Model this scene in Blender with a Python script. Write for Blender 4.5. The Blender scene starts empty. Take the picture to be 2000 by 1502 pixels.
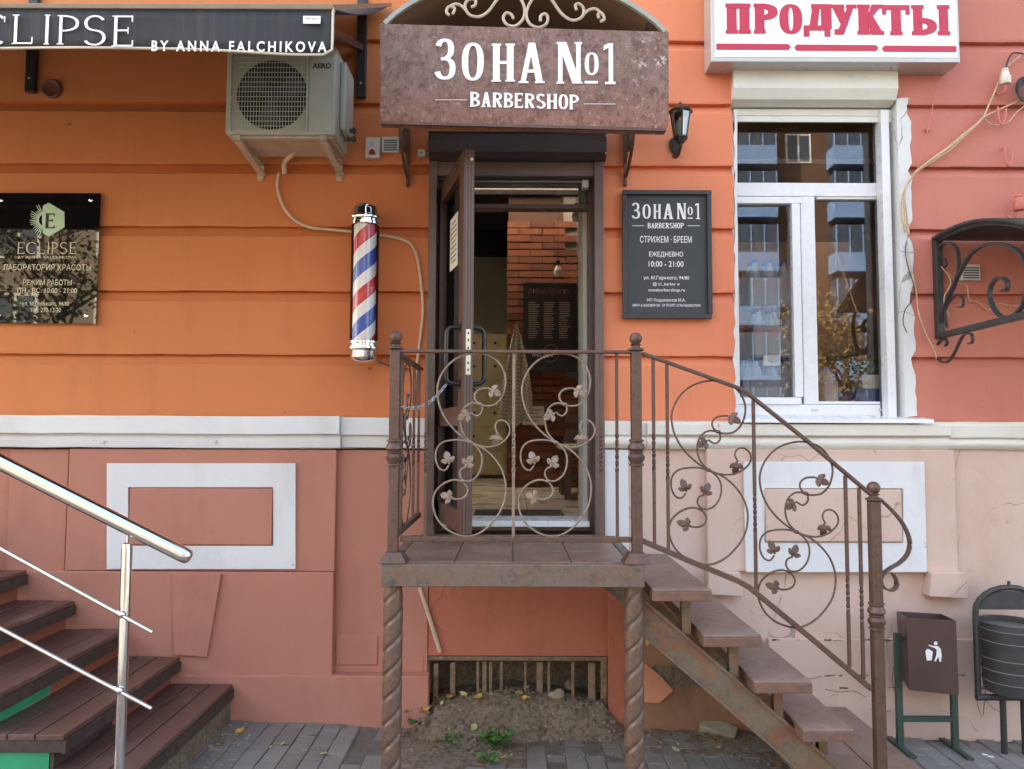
import bpy, bmesh, math, random
from math import radians, pi, sin, cos, sqrt, atan2
from mathutils import Vector, Matrix
random.seed(11)
S = bpy.context.scene
COL = S.collection

# ------------------------------------------------------------------ camera
F, CX, CY = 1500.0, 1000.0, 751.0          # focal length and centre in photograph pixels
CAM = Vector((0.0, -4.44, 1.6))
RC = Matrix.Rotation(radians(90 + 3.57), 3, 'X') @ Matrix.Rotation(radians(0.22), 3, 'Z')
cd = bpy.data.cameras.new('camera'); cam = bpy.data.objects.new('camera', cd); COL.objects.link(cam)
cam.location = CAM; cam.rotation_euler = RC.to_euler()
cd.sensor_width = 36; cd.lens = 36 * F / 2000; cd.clip_start = 0.05; cd.clip_end = 2000
S.camera = cam

# ------------------------------------------------------------------ sky, sun, exposure
SUN_EL, SUN_AZ = radians(40), radians(-58)     # sun stands behind the building: the street front is in open shade
w = bpy.data.worlds.new('World'); S.world = w; w.use_nodes = True
nt = w.node_tree
sky = nt.nodes.new('ShaderNodeTexSky'); sky.sky_type = 'NISHITA'; sky.sun_disc = False
sky.sun_elevation = SUN_EL; sky.sun_rotation = SUN_AZ
sky.air_density = 1.0; sky.dust_density = 4.0; sky.ozone_density = 0.6
bg = nt.nodes['Background']; bg.inputs['Strength'].default_value = 0.15
nt.links.new(sky.outputs[0], bg.inputs['Color'])
sd = bpy.data.lights.new('sun', 'SUN'); sd.energy = 4.0; sd.angle = radians(0.5); sd.color = (1, .93, .82)
sun = bpy.data.objects.new('sun', sd); COL.objects.link(sun)
sdir = Vector((sin(SUN_AZ) * cos(SUN_EL), cos(SUN_AZ) * cos(SUN_EL), sin(SUN_EL)))
sun.rotation_euler = (-sdir).to_track_quat('-Z', 'Y').to_euler(); sun.location = sdir * 40
vs = S.view_settings
vs.view_transform = 'Standard'; vs.look = 'None'; vs.gamma = 1.0; vs.use_curve_mapping = False
vs.exposure = 2.95
try:
    vs.use_white_balance = True; vs.white_balance_temperature = 7500; vs.white_balance_tint = 8
except Exception:
    pass
S.render.film_transparent = False
S.cycles.max_bounces = 8; S.cycles.diffuse_bounces = 4; S.cycles.glossy_bounces = 4
S.cycles.transparent_max_bounces = 16; S.cycles.sample_clamp_indirect = 8
S.cycles.caustics_reflective = False; S.cycles.caustics_refractive = False

# ------------------------------------------------------------------ pixel -> place helpers (a ray met with a real plane)
def ray(px, py): return RC @ Vector(((px - CX) / F, -(py - CY) / F, -1.0))
def P(px, py, Y=0.0):
    d = ray(px, py); return CAM + d * ((Y - CAM.y) / d.y)
def PX(px, py, X):
    d = ray(px, py); return CAM + d * ((X - CAM.x) / d.x)
def zz(py, Y=0.0, px=1000): return P(px, py, Y).z
def xx(px, Y=0.0, py=750): return P(px, py, Y).x
def gz(x): return -0.031 - 0.0255 * x          # the pavement falls to the right

# ------------------------------------------------------------------ objects
WL = {}
def put(o, name, parent, loc):
    COL.objects.link(o)
    loc = Vector(loc)
    if parent is not None:
        o.parent = parent; o.location = loc - WL[parent.name]
    else:
        o.location = loc
    WL[o.name] = loc
    return o
def tag(o, label=None, cat=None, group=None, kind=None):
    if label: o['label'] = label
    if cat: o['category'] = cat
    if group: o['group'] = group
    if kind: o['kind'] = kind
    return o
def thing(name, loc, label, cat, group=None, kind=None):
    o = bpy.data.objects.new(name, None); o.empty_display_size = .05
    put(o, name, None, loc); return tag(o, label, cat, group, kind)

def cr(pts, n=6, closed=False):
    """Catmull-Rom through points"""
    pts = [Vector(p) for p in pts]; out = []; m = len(pts)
    rng = range(m if closed else m - 1)
    for i in rng:
        if closed: p0, p1, p2, p3 = pts[i - 1], pts[i], pts[(i + 1) % m], pts[(i + 2) % m]
        else: p0, p1, p2, p3 = pts[max(i - 1, 0)], pts[i], pts[i + 1], pts[min(i + 2, m - 1)]
        for k in range(n):
            t = k / n
            out.append(.5 * ((2 * p1) + (p2 - p0) * t + (2 * p0 - 5 * p1 + 4 * p2 - p3) * t * t + (3 * p1 - p0 - 3 * p2 + p3) * t ** 3))
    if not closed: out.append(pts[-1])
    return out

class MB:
    def __init__(s): s.v = []; s.f = []
    def add(s, vs, fs):
        b = len(s.v); s.v += [Vector(v) for v in vs]; s.f += [tuple(b + i for i in f) for f in fs]; return s
    def box(s, x0, x1, y0, y1, z0, z1):
        x0, x1 = sorted((x0, x1)); y0, y1 = sorted((y0, y1)); z0, z1 = sorted((z0, z1))
        return s.add([(x0,y0,z0),(x1,y0,z0),(x1,y1,z0),(x0,y1,z0),(x0,y0,z1),(x1,y0,z1),(x1,y1,z1),(x0,y1,z1)],
                     [(0,1,2,3),(4,7,6,5),(0,4,5,1),(1,5,6,2),(2,6,7,3),(3,7,4,0)])
    def pbox(s, px0, py0, px1, py1, Yf, Yb=.3):
        a = P(px0, (py0 + py1) / 2, Yf); b = P(px1, (py0 + py1) / 2, Yf)
        c = P((px0 + px1) / 2, py0, Yf); d = P((px0 + px1) / 2, py1, Yf)
        return s.box(a.x, b.x, Yf, Yb, d.z, c.z)
    def obox(s, c, ux, uy, uz):
        c = Vector(c); ux, uy, uz = Vector(ux), Vector(uy), Vector(uz); vs = []
        for sz in (-1, 1):
            for sx, sy in ((-1,-1),(1,-1),(1,1),(-1,1)): vs.append(c + ux * sx + uy * sy + uz * sz)
        return s.add(vs, [(0,1,2,3),(4,7,6,5),(0,4,5,1),(1,5,6,2),(2,6,7,3),(3,7,4,0)])
    def bar(s, a, b, w, t, up=(0, 0, 1)):
        a, b = Vector(a), Vector(b); d = b - a; L = d.length; d.normalize(); up = Vector(up)
        sx = d.cross(up)
        if sx.length < 1e-4: sx = d.cross(Vector((1, 0, 0)))
        sx.normalize(); u2 = sx.cross(d).normalized()
        return s.obox((a + b) / 2, d * L / 2, sx * w / 2, u2 * t / 2)
    def prism(s, pts, ext):
        n = len(pts); ext = Vector(ext); vs = [Vector(p) for p in pts]; vs += [p + ext for p in vs]
        fs = [tuple(range(n)), tuple(range(2 * n - 1, n - 1, -1))] + [(i, (i + 1) % n, n + (i + 1) % n, n + i) for i in range(n)]
        return s.add(vs, fs)
    def tube(s, pts, r, n=8, closed=False, flat=None):
        pts = [Vector(p) for p in pts]; m = len(pts); vs = []; fs = []
        up = None
        for i, p in enumerate(pts):
            a = pts[i - 1] if (i or closed) else p; b = pts[(i + 1) % m] if (i < m - 1 or closed) else p
            d = (b - a)
            if d.length < 1e-9: d = Vector((0, 0, 1))
            d.normalize()
            if up is None:
                up = Vector((0, 1, 0)) if abs(d.y) < .9 else Vector((1, 0, 0))
            sx = d.cross(up)
            if sx.length < 1e-5: sx = d.cross(Vector((1, .3, .2)))
            sx.normalize(); u2 = sx.cross(d).normalized(); up = u2
            rr = r[i] if isinstance(r, (list, tuple)) else r
            for k in range(n):
                t = 2 * pi * k / n + (pi / n if n == 4 else 0)
                fx, fy = (flat if flat else (1, 1))
                vs.append(p + sx * cos(t) * rr * fx + u2 * sin(t) * rr * fy)
        for i in range(m if closed else m - 1):
            for k in range(n):
                j = (i + 1) % m
                fs.append((i * n + k, i * n + (k + 1) % n, j * n + (k + 1) % n, j * n + k))
        if not closed: fs += [tuple(range(n))[::-1], tuple((m - 1) * n + k for k in range(n))]
        return s.add(vs, fs)
    def lathe(s, c, prof, n=16, axis='z'):
        """prof: list of (r, h) along the axis from c"""
        c = Vector(c); vs = []; fs = []; m = len(prof)
        for r, h in prof:
            for k in range(n):
                t = 2 * pi * k / n
                a, b = cos(t) * max(r, 1e-4), sin(t) * max(r, 1e-4)
                vs.append(c + (Vector((a, b, h)) if axis == 'z' else Vector((a, h, b)) if axis == 'y' else Vector((h, a, b))))
        for i in range(m - 1):
            for k in range(n): fs.append((i*n+k, i*n+(k+1)%n, (i+1)*n+(k+1)%n, (i+1)*n+k))
        fs += [tuple(range(n))[::-1], tuple((m-1)*n+k for k in range(n))]
        return s.add(vs, fs)
    def sphere(s, c, r, n=12, m=8, sq=(1, 1, 1)):
        c = Vector(c); vs = []; fs = []
        for i in range(m + 1):
            ph = pi * i / m
            for k in range(n):
                t = 2 * pi * k / n
                vs.append(c + Vector((r*sq[0]*sin(ph)*cos(t), r*sq[1]*sin(ph)*sin(t), r*sq[2]*cos(ph))))
        for i in range(m):
            for k in range(n): fs.append((i*n+k, (i+1)*n+k, (i+1)*n+(k+1)%n, i*n+(k+1)%n))
        return s.add(vs, fs)
    def grid(s, fn, nu, nv):
        vs = [fn(i / nu, j / nv) for i in range(nu + 1) for j in range(nv + 1)]
        fs = [(i*(nv+1)+j, (i+1)*(nv+1)+j, (i+1)*(nv+1)+j+1, i*(nv+1)+j+1) for i in range(nu) for j in range(nv)]
        return s.add(vs, fs)
    def build(s, name, mat, parent=None, smooth=False, bevel=0, seg=2, solid=0, recalc=True, weld=False):
        me = bpy.data.meshes.new(name)
        xs = [v.x for v in s.v]; ys = [v.y for v in s.v]; zs = [v.z for v in s.v]
        c = Vector(((min(xs)+max(xs))/2, (min(ys)+max(ys))/2, (min(zs)+max(zs))/2))
        if parent is None: c.z = min(zs)
        me.from_pydata([v - c for v in s.v], [], s.f)
        if recalc or weld:
            bm = bmesh.new(); bm.from_mesh(me)
            if weld: bmesh.ops.remove_doubles(bm, verts=bm.verts, dist=1e-5)
            bmesh.ops.recalc_face_normals(bm, faces=bm.faces); bm.to_mesh(me); bm.free()
        me.update()
        if smooth:
            me.polygons.foreach_set('use_smooth', [True] * len(me.polygons))
            try: me.set_sharp_from_angle(angle=radians(40))
            except Exception: pass
        me.materials.append(M[mat] if isinstance(mat, str) else mat)
        o = bpy.data.objects.new(name, me); put(o, name, parent, c)
        if solid:
            md = o.modifiers.new('solid', 'SOLIDIFY'); md.thickness = solid; md.offset = 0
        if bevel:
            md = o.modifiers.new('bevel', 'BEVEL'); md.width = bevel; md.segments = seg; md.limit_method = 'ANGLE'; md.angle_limit = radians(35)
        return o
def clone(o, name, parent, loc, rot=None, scale=None, mat=None):
    c = bpy.data.objects.new(name, o.data); put(c, name, parent, loc)
    if rot: c.rotation_euler = rot
    if scale: c.scale = scale
    for m in o.modifiers:
        if m.type == 'BEVEL':
            k = c.modifiers.new('bevel', 'BEVEL'); k.width = m.width; k.segments = m.segments; k.limit_method = 'ANGLE'; k.angle_limit = m.angle_limit
    return c
def meshobj(name, me, parent, loc): return put(bpy.data.objects.new(name, me), name, parent, loc)

# ------------------------------------------------------------------ materials
M = {}
def lin(c):
    return tuple(((x/255)/12.92 if x/255 <= .04045 else ((x/255+.055)/1.055)**2.4) for x in c[:3])
class NT:
    def __init__(s, name):
        m = bpy.data.materials.new(name); m.use_nodes = True; M[name] = m; s.m = m; s.t = m.node_tree; s.b = s.t.nodes['Principled BSDF']; s.out = s.t.nodes['Material Output']
        s.pos = s.n('ShaderNodeNewGeometry').outputs['Position']
    def n(s, t, **kw):
        x = s.t.nodes.new(t)
        for k, v in kw.items(): setattr(x, k, v)
        return x
    def l(s, a, b): s.t.links.new(a, b)
    def noise(s, scale, detail=4, rough=.55, stretch=None, dist=0, vec=None):
        x = s.n('ShaderNodeTexNoise'); x.inputs['Scale'].default_value = scale; x.inputs['Detail'].default_value = detail
        x.inputs['Roughness'].default_value = rough; x.inputs['Distortion'].default_value = dist
        v = vec or s.pos
        if stretch:
            mp = s.n('ShaderNodeMapping'); mp.inputs['Scale'].default_value = stretch; s.l(v, mp.inputs[0]); v = mp.outputs[0]
        s.l(v, x.inputs['Vector']); return x.outputs['Fac']
    def ramp(s, fac, stops, interp='LINEAR'):
        r = s.n('ShaderNodeValToRGB'); r.color_ramp.interpolation = interp; e = r.color_ramp.elements
        while len(e) < len(stops): e.new(.5)
        for k, (p, c) in zip(e, stops):
            k.position = p; k.color = (*c, 1) if len(c) == 3 else c
        s.l(fac, r.inputs[0]); return r.outputs[0]
    def mix(s, f, a, b, mode='MIX'):
        x = s.n('ShaderNodeMix', data_type='RGBA', blend_type=mode)
        for sock, v in ((x.inputs['Factor'], f), (x.inputs['A'], a), (x.inputs['B'], b)):
            if hasattr(v, 'is_linked') or hasattr(v, 'node'): s.l(v, sock)
            else: sock.default_value = v if not isinstance(v, tuple) else (*v, 1)
        return x.outputs['Result']
    def math(s, op, a, b=0.0, c=None):
        x = s.n('ShaderNodeMath', operation=op)
        for sock, v in zip(x.inputs, (a, b) if c is None else (a, b, c)):
            if hasattr(v, 'node'): s.l(v, sock)
            else: sock.default_value = v
        return x.outputs[0]
    def map(s, v, a, b, c=0., d=1.):
        x = s.n('ShaderNodeMapRange'); s.l(v, x.inputs[0])
        for i, k in enumerate((a, b, c, d)): x.inputs[i + 1].default_value = k
        return x.outputs[0]
    def bump(s, h, strength=.3, dist=.01):
        x = s.n('ShaderNodeBump'); x.inputs['Strength'].default_value = strength; x.inputs['Distance'].default_value = dist
        s.l(h, x.inputs['Height']); s.l(x.outputs[0], s.b.inputs['Normal'])
    def sep(s, v=None):
        x = s.n('ShaderNodeSeparateXYZ'); s.l(v or s.pos, x.inputs[0]); return x.outputs
    def col(s, c):
        if isinstance(c, tuple): s.b.inputs['Base Color'].default_value = (*c, 1)
        else: s.l(c, s.b.inputs['Base Color'])
    def set(s, rough=.6, metal=0, **kw):
        if hasattr(rough, 'node'): s.l(rough, s.b.inputs['Roughness'])
        else: s.b.inputs['Roughness'].default_value = rough
        s.b.inputs['Metallic'].default_value = metal
        for k, v in kw.items(): s.b.inputs[k.replace('_', ' ')].default_value = v
        return s.m
def simple(name, rgb, rough=.6, metal=0, var=.12, vs=4., bump=.0, bs=150., k=1.0, dirt=0, **kw):
    """one colour with mottling, fine relief and a little dirt"""
    t = NT(name); c = tuple(min(x * k, .85) for x in lin(rgb))
    f = t.map(t.noise(vs, 5), .3, .7, 0, 1)
    lo = tuple(x * (1 - var) for x in c); hi = tuple(min(x * (1 + var), .9) for x in c)
    cc = t.mix(f, lo, hi)
    if dirt:
        d = t.map(t.noise(vs * 2.7, 8, .7), .5, .75, 0, dirt); cc = t.mix(d, cc, (.05, .042, .033))
    t.col(cc)
    rr = t.map(t.noise(vs * 3, 4), .3, .7, max(rough - .08, .03), min(rough + .08, 1))
    t.set(rr, metal, **kw)
    if bump: t.bump(t.noise(bs, 4), bump, .003)
    return t.m

# painted rusticated plaster: the paint runs from orange at the left to brick red at the right
t = NT('orange_paint'); X = t.sep()[0]
base = t.ramp(t.map(X, -3, 3.2), [(0, lin((198, 118, 66))), (.36, lin((198, 114, 66))), (.50, lin((214, 122, 82))), (.60, lin((226, 134, 96))), (.72, lin((222, 126, 92))), (.82, lin((192, 116, 102))), (1, lin((186, 110, 98)))])
pm = t.map(t.noise(1.3, 6, .6), .3, .7); base = t.mix(t.math('MULTIPLY', pm, .22), base, lin((222, 142, 90)))
gr = t.map(t.noise(2.2, 8, .7, (3, 1, .35)), .52, .8, 0, .28); base = t.mix(gr, base, lin((158, 82, 64)))
sp = t.map(t.noise(9, 3, .5), .735, .75, 0, .7); base = t.mix(sp, base, lin((120, 66, 50)))
t.col(base); t.set(.72); t.bump(t.math('ADD', t.noise(60, 6, .65), t.math('MULTIPLY', t.noise(6, 4), 3)), .25, .004)

def plaster(name, rgb, rgb2, rgb3=None, blotch=.35, crack=0.):
    t = NT(name); z = t.sep()[2]
    c = t.mix(t.map(t.noise(1.7, 6, .6), .3, .7), lin(rgb), lin(rgb2))
    if rgb3: c = t.mix(t.map(t.noise(3.1, 9, .68, (1, 1, .5)), .52, .72, 0, blotch), c, lin(rgb3))
    if crack:
        v = t.n('ShaderNodeTexVoronoi', feature='DISTANCE_TO_EDGE'); v.inputs['Scale'].default_value = 1.6
        mp = t.n('ShaderNodeMixRGB'); mp.inputs[0].default_value = .12; t.l(t.pos, mp.inputs[1])
        nn = t.n('ShaderNodeTexNoise'); nn.inputs['Scale'].default_value = 5; t.l(t.pos, nn.inputs['Vector']); t.l(nn.outputs['Color'], mp.inputs[2])
        t.l(mp.outputs[0], v.inputs['Vector'])
        ck = t.math('LESS_THAN', v.outputs['Distance'], .0035)
        ck = t.math('MULTIPLY', ck, t.map(t.noise(2.3, 3), .5, .56, 0, crack)); c = t.mix(ck, c, lin((70, 52, 42)))
    fl = t.map(t.noise(16, 6, .6), .70, .72, 0, .55); c = t.mix(fl, c, lin((126, 104, 90)))
    t.col(c); t.set(.8); t.bump(t.math('ADD', t.noise(90, 6, .7), t.math('MULTIPLY', t.noise(7, 5), 3)), .3, .004)
plaster('plinth_terracotta', (186, 127, 107), (180, 120, 102), (160, 100, 82), .42)
plaster('plinth_pink', (214, 187, 173), (204, 174, 158), (190, 146, 122), .5, .45)
plaster('trim_white', (226, 226, 224), (216, 217, 218), (186, 183, 178), .42)
plaster('trim_cream', (228, 222, 210), (218, 213, 202), (192, 174, 154), .45)
plaster('under_porch', (190, 114, 90), (178, 104, 82), (128, 82, 62), .75, .5)
plaster('old_plaster', (168, 126, 94), (146, 106, 80), (98, 84, 66), .9, .6)
plaster('reveal_white', (222, 222, 218), (210, 211, 208), (176, 172, 164), .5, .5)
plaster('interior_white', (205, 203, 192), (190, 188, 176), (170, 166, 150), .3)
plaster('grey_plaster', (150, 148, 140), (128, 126, 118), (104, 98, 88), .5)
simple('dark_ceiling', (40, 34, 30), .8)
simple('far_wall', (140, 126, 110), .9, var=.15, vs=.6)

def rusty(name, base, rust, dark, light=None, amt=(.45, .6), rough=.55, metal=.0, bs=120, scale=9, bump=.5):
    t = NT(name)
    a = t.noise(scale, 10, .72); b = t.noise(scale * 3.5, 8, .7); c = t.noise(scale * 9, 5, .7)
    x = t.mix(t.map(a, amt[0], amt[1]), lin(base), lin(rust))
    x = t.mix(t.map(b, .52, .66, 0, .85), x, lin(dark))
    if light: x = t.mix(t.map(c, .6, .72, 0, .8), x, lin(light))
    t.col(x); t.set(t.map(b, .3, .7, rough - .12, rough + .2), metal); t.bump(t.math('ADD', b, c), bump, .002)
t = NT('rust_plate'); z = t.sep()[2]
a, b, c, d = t.noise(6, 8, .7), t.noise(22, 9, .75), t.noise(60, 6, .7, (1, 1, .6)), t.noise(130, 4, .7)
x = t.mix(t.map(a, .35, .65), lin((116, 88, 80)), lin((134, 104, 94)))
x = t.mix(t.math('MULTIPLY', t.map(z, 3.30, 3.05), t.map(b, .35, .6, .2, .95)), x, lin((142, 86, 62)))
x = t.mix(t.map(b, .5, .6, 0, .75), x, lin((92, 66, 58)))
x = t.mix(t.map(c, .55, .66, 0, .8), x, lin((74, 52, 46)))
x = t.mix(t.map(c, .42, .34, 0, .7), x, lin((168, 138, 126)))
x = t.mix(t.map(d, .6, .7, 0, .6), x, lin((178, 156, 146)))
x = t.mix(t.math('MULTIPLY', t.map(t.noise(17, 8, .8), .56, .62), t.map(t.sep()[0], .5, .65)), x, lin((196, 186, 180)))
t.col(x); t.set(t.map(b, .3, .7, .45, .8)); t.bump(t.math('ADD', c, t.math('ADD', b, d)), .9, .003)
rusty('iron_brown', (92, 70, 60), (112, 78, 62), (66, 52, 46), (134, 112, 100), (.5, .7), .42, .25, scale=14, bump=.25)
rusty('iron_worn', (136, 121, 106), (132, 104, 84), (92, 77, 66), (166, 154, 142), (.45, .65), .45, .2, scale=16, bump=.3)
rusty('iron_post', (104, 82, 70), (120, 88, 72), (70, 54, 46), (146, 126, 112), (.45, .65), .4, .2, scale=22, bump=.5)
rusty('fascia_metal', (108, 94, 84), (116, 86, 70), (70, 66, 62), (148, 136, 124), (.45, .65), .5, .1, scale=8, bump=.4)
rusty('stringer_rust', (112, 96, 78), (124, 82, 58), (78, 82, 76), (160, 150, 130), (.46, .58), .6, .05, scale=8, bump=.7)
rusty('iron_black', (58, 58, 58), (72, 66, 62), (40, 40, 41), (110, 104, 98), (.55, .75), .42, .15, scale=14, bump=.2)
rusty('grate_wood', (136, 116, 92), (116, 88, 66), (84, 70, 56), (160, 144, 122), (.45, .65), .75, 0, scale=12, bump=.5)
simple('tile_brown', (128, 104, 92), .42, var=.2, vs=9, bump=.15, bs=70, dirt=.35)
simple('tile_edge', (112, 82, 70), .5, var=.25, vs=22, bump=.3, dirt=.35)
simple('grout', (150, 138, 128), .9)
simple('door_brown', (86, 64, 58), .38, var=.08, dirt=.15)
simple('frame_brown', (104, 86, 78), .45, var=.08, dirt=.15)
simple('shutter_dark', (54, 42, 38), .45, var=.1)
simple('black_metal', (34, 33, 34), .35, var=.1)
simple('handle_black', (38, 38, 42), .22, var=.1, metal=.3)
simple('steel_plate', (216, 206, 182), .35, metal=.6, var=.05)
simple('pvc_white', (226, 227, 228), .3, var=.03, vs=6, dirt=.06)
simple('shutter_white', (222, 223, 214), .4, var=.04, dirt=.1)
simple('sign_white', (244, 244, 246), .35, var=.01)
simple('sign_red', (186, 46, 72), .45, var=.04)
simple('sign_silver', (190, 190, 188), .35, metal=.4, var=.05)
simple('letter_white', (240, 242, 246), .4, var=.05, vs=30)
simple('letter_grey', (190, 192, 196), .45, var=.05)
simple('board_dark', (48, 53, 58), .5, var=.08, vs=12, bump=.05)
simple('board_frame', (44, 46, 50), .42, var=.08)
simple('mint_print', (186, 214, 184), .35, var=.02)
simple('gold_print', (214, 208, 176), .35, var=.02)
simple('awning_fabric', (52, 55, 60), .75, var=.18, vs=5, bump=.15, bs=400, dirt=.1)
t = NT('awning_valance')
st = t.map(t.noise(5, 6, .7, (5, 1, .25)), .5, .75, 0, .32)
t.col(t.mix(st, t.mix(t.map(t.noise(3, 4), .3, .7), lin((32, 35, 39)), lin((42, 45, 49))), lin((104, 96, 84)))); t.set(.7); t.bump(t.noise(420, 3), .15, .001)
simple('piping_cream', (206, 198, 182), .7)
simple('awning_bar', (128, 112, 92), .55, var=.2, dirt=.2)
simple('arm_dark', (46, 40, 38), .45)
simple('ac_body', (176, 182, 172), .45, var=.05, vs=3, dirt=.14)
simple('ac_grille', (196, 194, 178), .45, var=.06)
simple('ac_dark', (30, 32, 38), .6)
simple('ac_fan', (60, 62, 78), .5)
simple('bracket_paint', (186, 172, 152), .6, var=.15, vs=14, dirt=.35)
simple('hose_beige', (206, 184, 158), .6, var=.1, vs=20, dirt=.2)
simple('plastic_grey', (196, 196, 190), .5, var=.05, dirt=.1)
simple('plastic_dark', (60, 60, 60), .6)
simple('red_lamp', (150, 32, 30), .3)
simple('copper_brown', (110, 66, 50), .5, var=.2)
simple('wire_tan', (196, 168, 134), .6, var=.15, vs=40)
simple('wire_black', (48, 44, 44), .5)
simple('porcelain', (220, 212, 196), .3, var=.06, dirt=.15)
simple('porcelain_pink', (196, 112, 98), .5, var=.1)
simple('lamp_dark', (62, 56, 48), .4, metal=.4, var=.2, vs=30)
simple('bin_brown', (82, 62, 56), .4, var=.12, dirt=.12)
simple('bin_green', (54, 70, 62), .45, var=.12, dirt=.2)
simple('bin_grey', (70, 70, 72), .42, metal=.3, var=.15, vs=12, dirt=.2)
simple('rim_grey', (150, 152, 144), .5, var=.1, dirt=.15)
simple('bin_rib', (112, 112, 112), .5)
simple('paper', (226, 224, 214), .8, var=.04)
simple('green_paint', (36, 150, 104), .5, var=.12, dirt=.15)
simple('riser_orange', (150, 84, 62), .7, var=.2, dirt=.4)
t = NT('soil'); a, b, c = t.noise(5, 6, .65), t.noise(38, 8, .7), t.noise(150, 4, .7)
x = t.mix(t.map(a, .35, .65), lin((118, 102, 84)), lin((136, 122, 104)))
x = t.mix(t.map(b, .48, .62, 0, .75), x, lin((74, 60, 48)))
x = t.mix(t.map(b, .4, .3, 0, .6), x, lin((166, 152, 132)))
x = t.mix(t.map(c, .62, .7, 0, .6), x, lin((190, 178, 158)))
t.col(x); t.set(.95); t.bump(t.math('ADD', b, c), 1.0, .006)
simple('stone_grey', (150, 142, 120), .85, var=.2, vs=18, bump=.5)
simple('shard_orange', (206, 138, 108), .75, var=.1, bump=.2)
simple('shard_tan', (206, 166, 128), .75, var=.1, bump=.2)
simple('asphalt', (86, 86, 88), .9, var=.15, vs=3, bump=.3)
simple('earth', (110, 104, 94), .95, var=.2, vs=.6)
simple('locker_cream', (196, 186, 146), .5, var=.04)
simple('towel_cloth', (176, 170, 150), .9, var=.1, vs=40, bump=.4)
simple('floor_cream', (212, 206, 192), .3, var=.06, vs=2, dirt=.06)
simple('bulb', (236, 234, 224), .25, var=.01)
simple('bench_wood', (120, 86, 62), .5)
simple('mat_dark', (70, 62, 54), .9)
simple('plastic_clear', (180, 190, 196), .2, var=.1)
simple('label_red', (206, 60, 66), .45, var=.1)
simple('cap_blue', (54, 74, 150), .4)
simple('fan_blue', (52, 62, 118), .35, var=.1)
simple('pot_white', (226, 224, 214), .4, var=.03)
simple('pot_yellow', (222, 166, 60), .4)
simple('flower_red', (214, 66, 70), .6)
simple('shop_wall', (120, 96, 82), .8, var=.2, vs=2)
simple('far_pane', (70, 84, 100), .12, var=.3, vs=.5)
simple('far_blue', (120, 156, 204), .5, var=.08)
simple('far_cream', (214, 184, 136), .8, var=.1, vs=.4)
simple('far_white', (226, 224, 216), .6)
simple('bark', (92, 78, 66), .9, var=.25, vs=8, bump=.5, bs=40)
simple('shingle', (110, 84, 66), .8, var=.15, vs=12)

def leafmat(name, c1, c2, c3=None):
    t = NT(name); oi = t.n('ShaderNodeObjectInfo')
    f = t.map(t.noise(23, 3), .3, .7)
    c = t.mix(f, lin(c1), lin(c2))
    if c3: c = t.mix(t.map(t.noise(51, 2), .5, .6), c, lin(c3))
    t.col(c); t.set(.55)
    if 'Transmission Weight' in t.b.inputs: pass
leafmat('leaf_green', (70, 108, 48), (104, 140, 70), (48, 80, 38))
leafmat('leaf_yellow', (206, 160, 62), (176, 120, 50), (222, 186, 92))
leafmat('leaf_brown', (132, 92, 60), (156, 116, 72))
leafmat('leaf_pale', (196, 190, 140), (168, 170, 104))
leafmat('leaf_gold', (158, 126, 72), (130, 108, 62), (104, 94, 56))
leafmat('leaf_dull', (86, 92, 56), (122, 112, 68), (60, 66, 42))

# wood decking of the left stair
t = NT('deck_wood'); oi = t.n('ShaderNodeObjectInfo')
g = t.noise(6, 8, .65, (14, .6, 14)); c = t.mix(t.map(g, .3, .7), lin((78, 54, 48)), lin((112, 80, 70)))
c = t.mix(t.map(oi.outputs['Random'], 0, 1, 0, .3), c, lin((84, 72, 70)))
c = t.mix(t.map(t.noise(5, 8, .7), .56, .72, 0, .55), c, lin((132, 116, 110)))
t.col(c); t.set(t.map(g, .3, .7, .28, .46)); t.bump(g, .35, .002)
simple('deck_side', (66, 52, 46), .7, var=.35, vs=18, bump=.6, dirt=.4)

# pavers
t = NT('paver_grey'); oi = t.n('ShaderNodeObjectInfo')
c = t.mix(oi.outputs['Random'], lin((120, 116, 112)), lin((131, 126, 121)))
c = t.mix(t.map(t.noise(2.0, 8, .65), .46, .68, 0, .55), c, lin((96, 86, 74)))
c = t.mix(t.map(t.noise(60, 4), .62, .7, 0, .4), c, lin((160, 156, 150)))
t.col(c); t.set(.8); t.bump(t.noise(160, 5), .35, .002)
simple('joint_sand', (100, 92, 82), .95, var=.2, vs=20, bump=.5)

# bricks inside
t = NT('brick_red'); oi = t.n('ShaderNodeObjectInfo')
c = t.ramp(oi.outputs['Random'], [(0, lin((124, 74, 54))), (.5, lin((140, 86, 62))), (1, lin((104, 64, 50)))])
c = t.mix(t.map(t.noise(14, 6), .55, .7, 0, .5), c, lin((150, 120, 100)))
t.col(c); t.set(.85); t.bump(t.noise(60, 5), .4, .004)
simple('mortar', (92, 72, 60), .95, var=.15, vs=15)

# polished metal
def metal(name, rgb, rough, aniso=0):
    t = NT(name); t.col(lin(rgb)); t.set(t.map(t.noise(30, 5), .3, .7, rough * .7, rough * 1.5), 1.0)
metal('chrome', (232, 232, 232), .045)
metal('stainless', (214, 216, 218), .13)
metal('galvanised', (176, 180, 182), .4)

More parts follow.
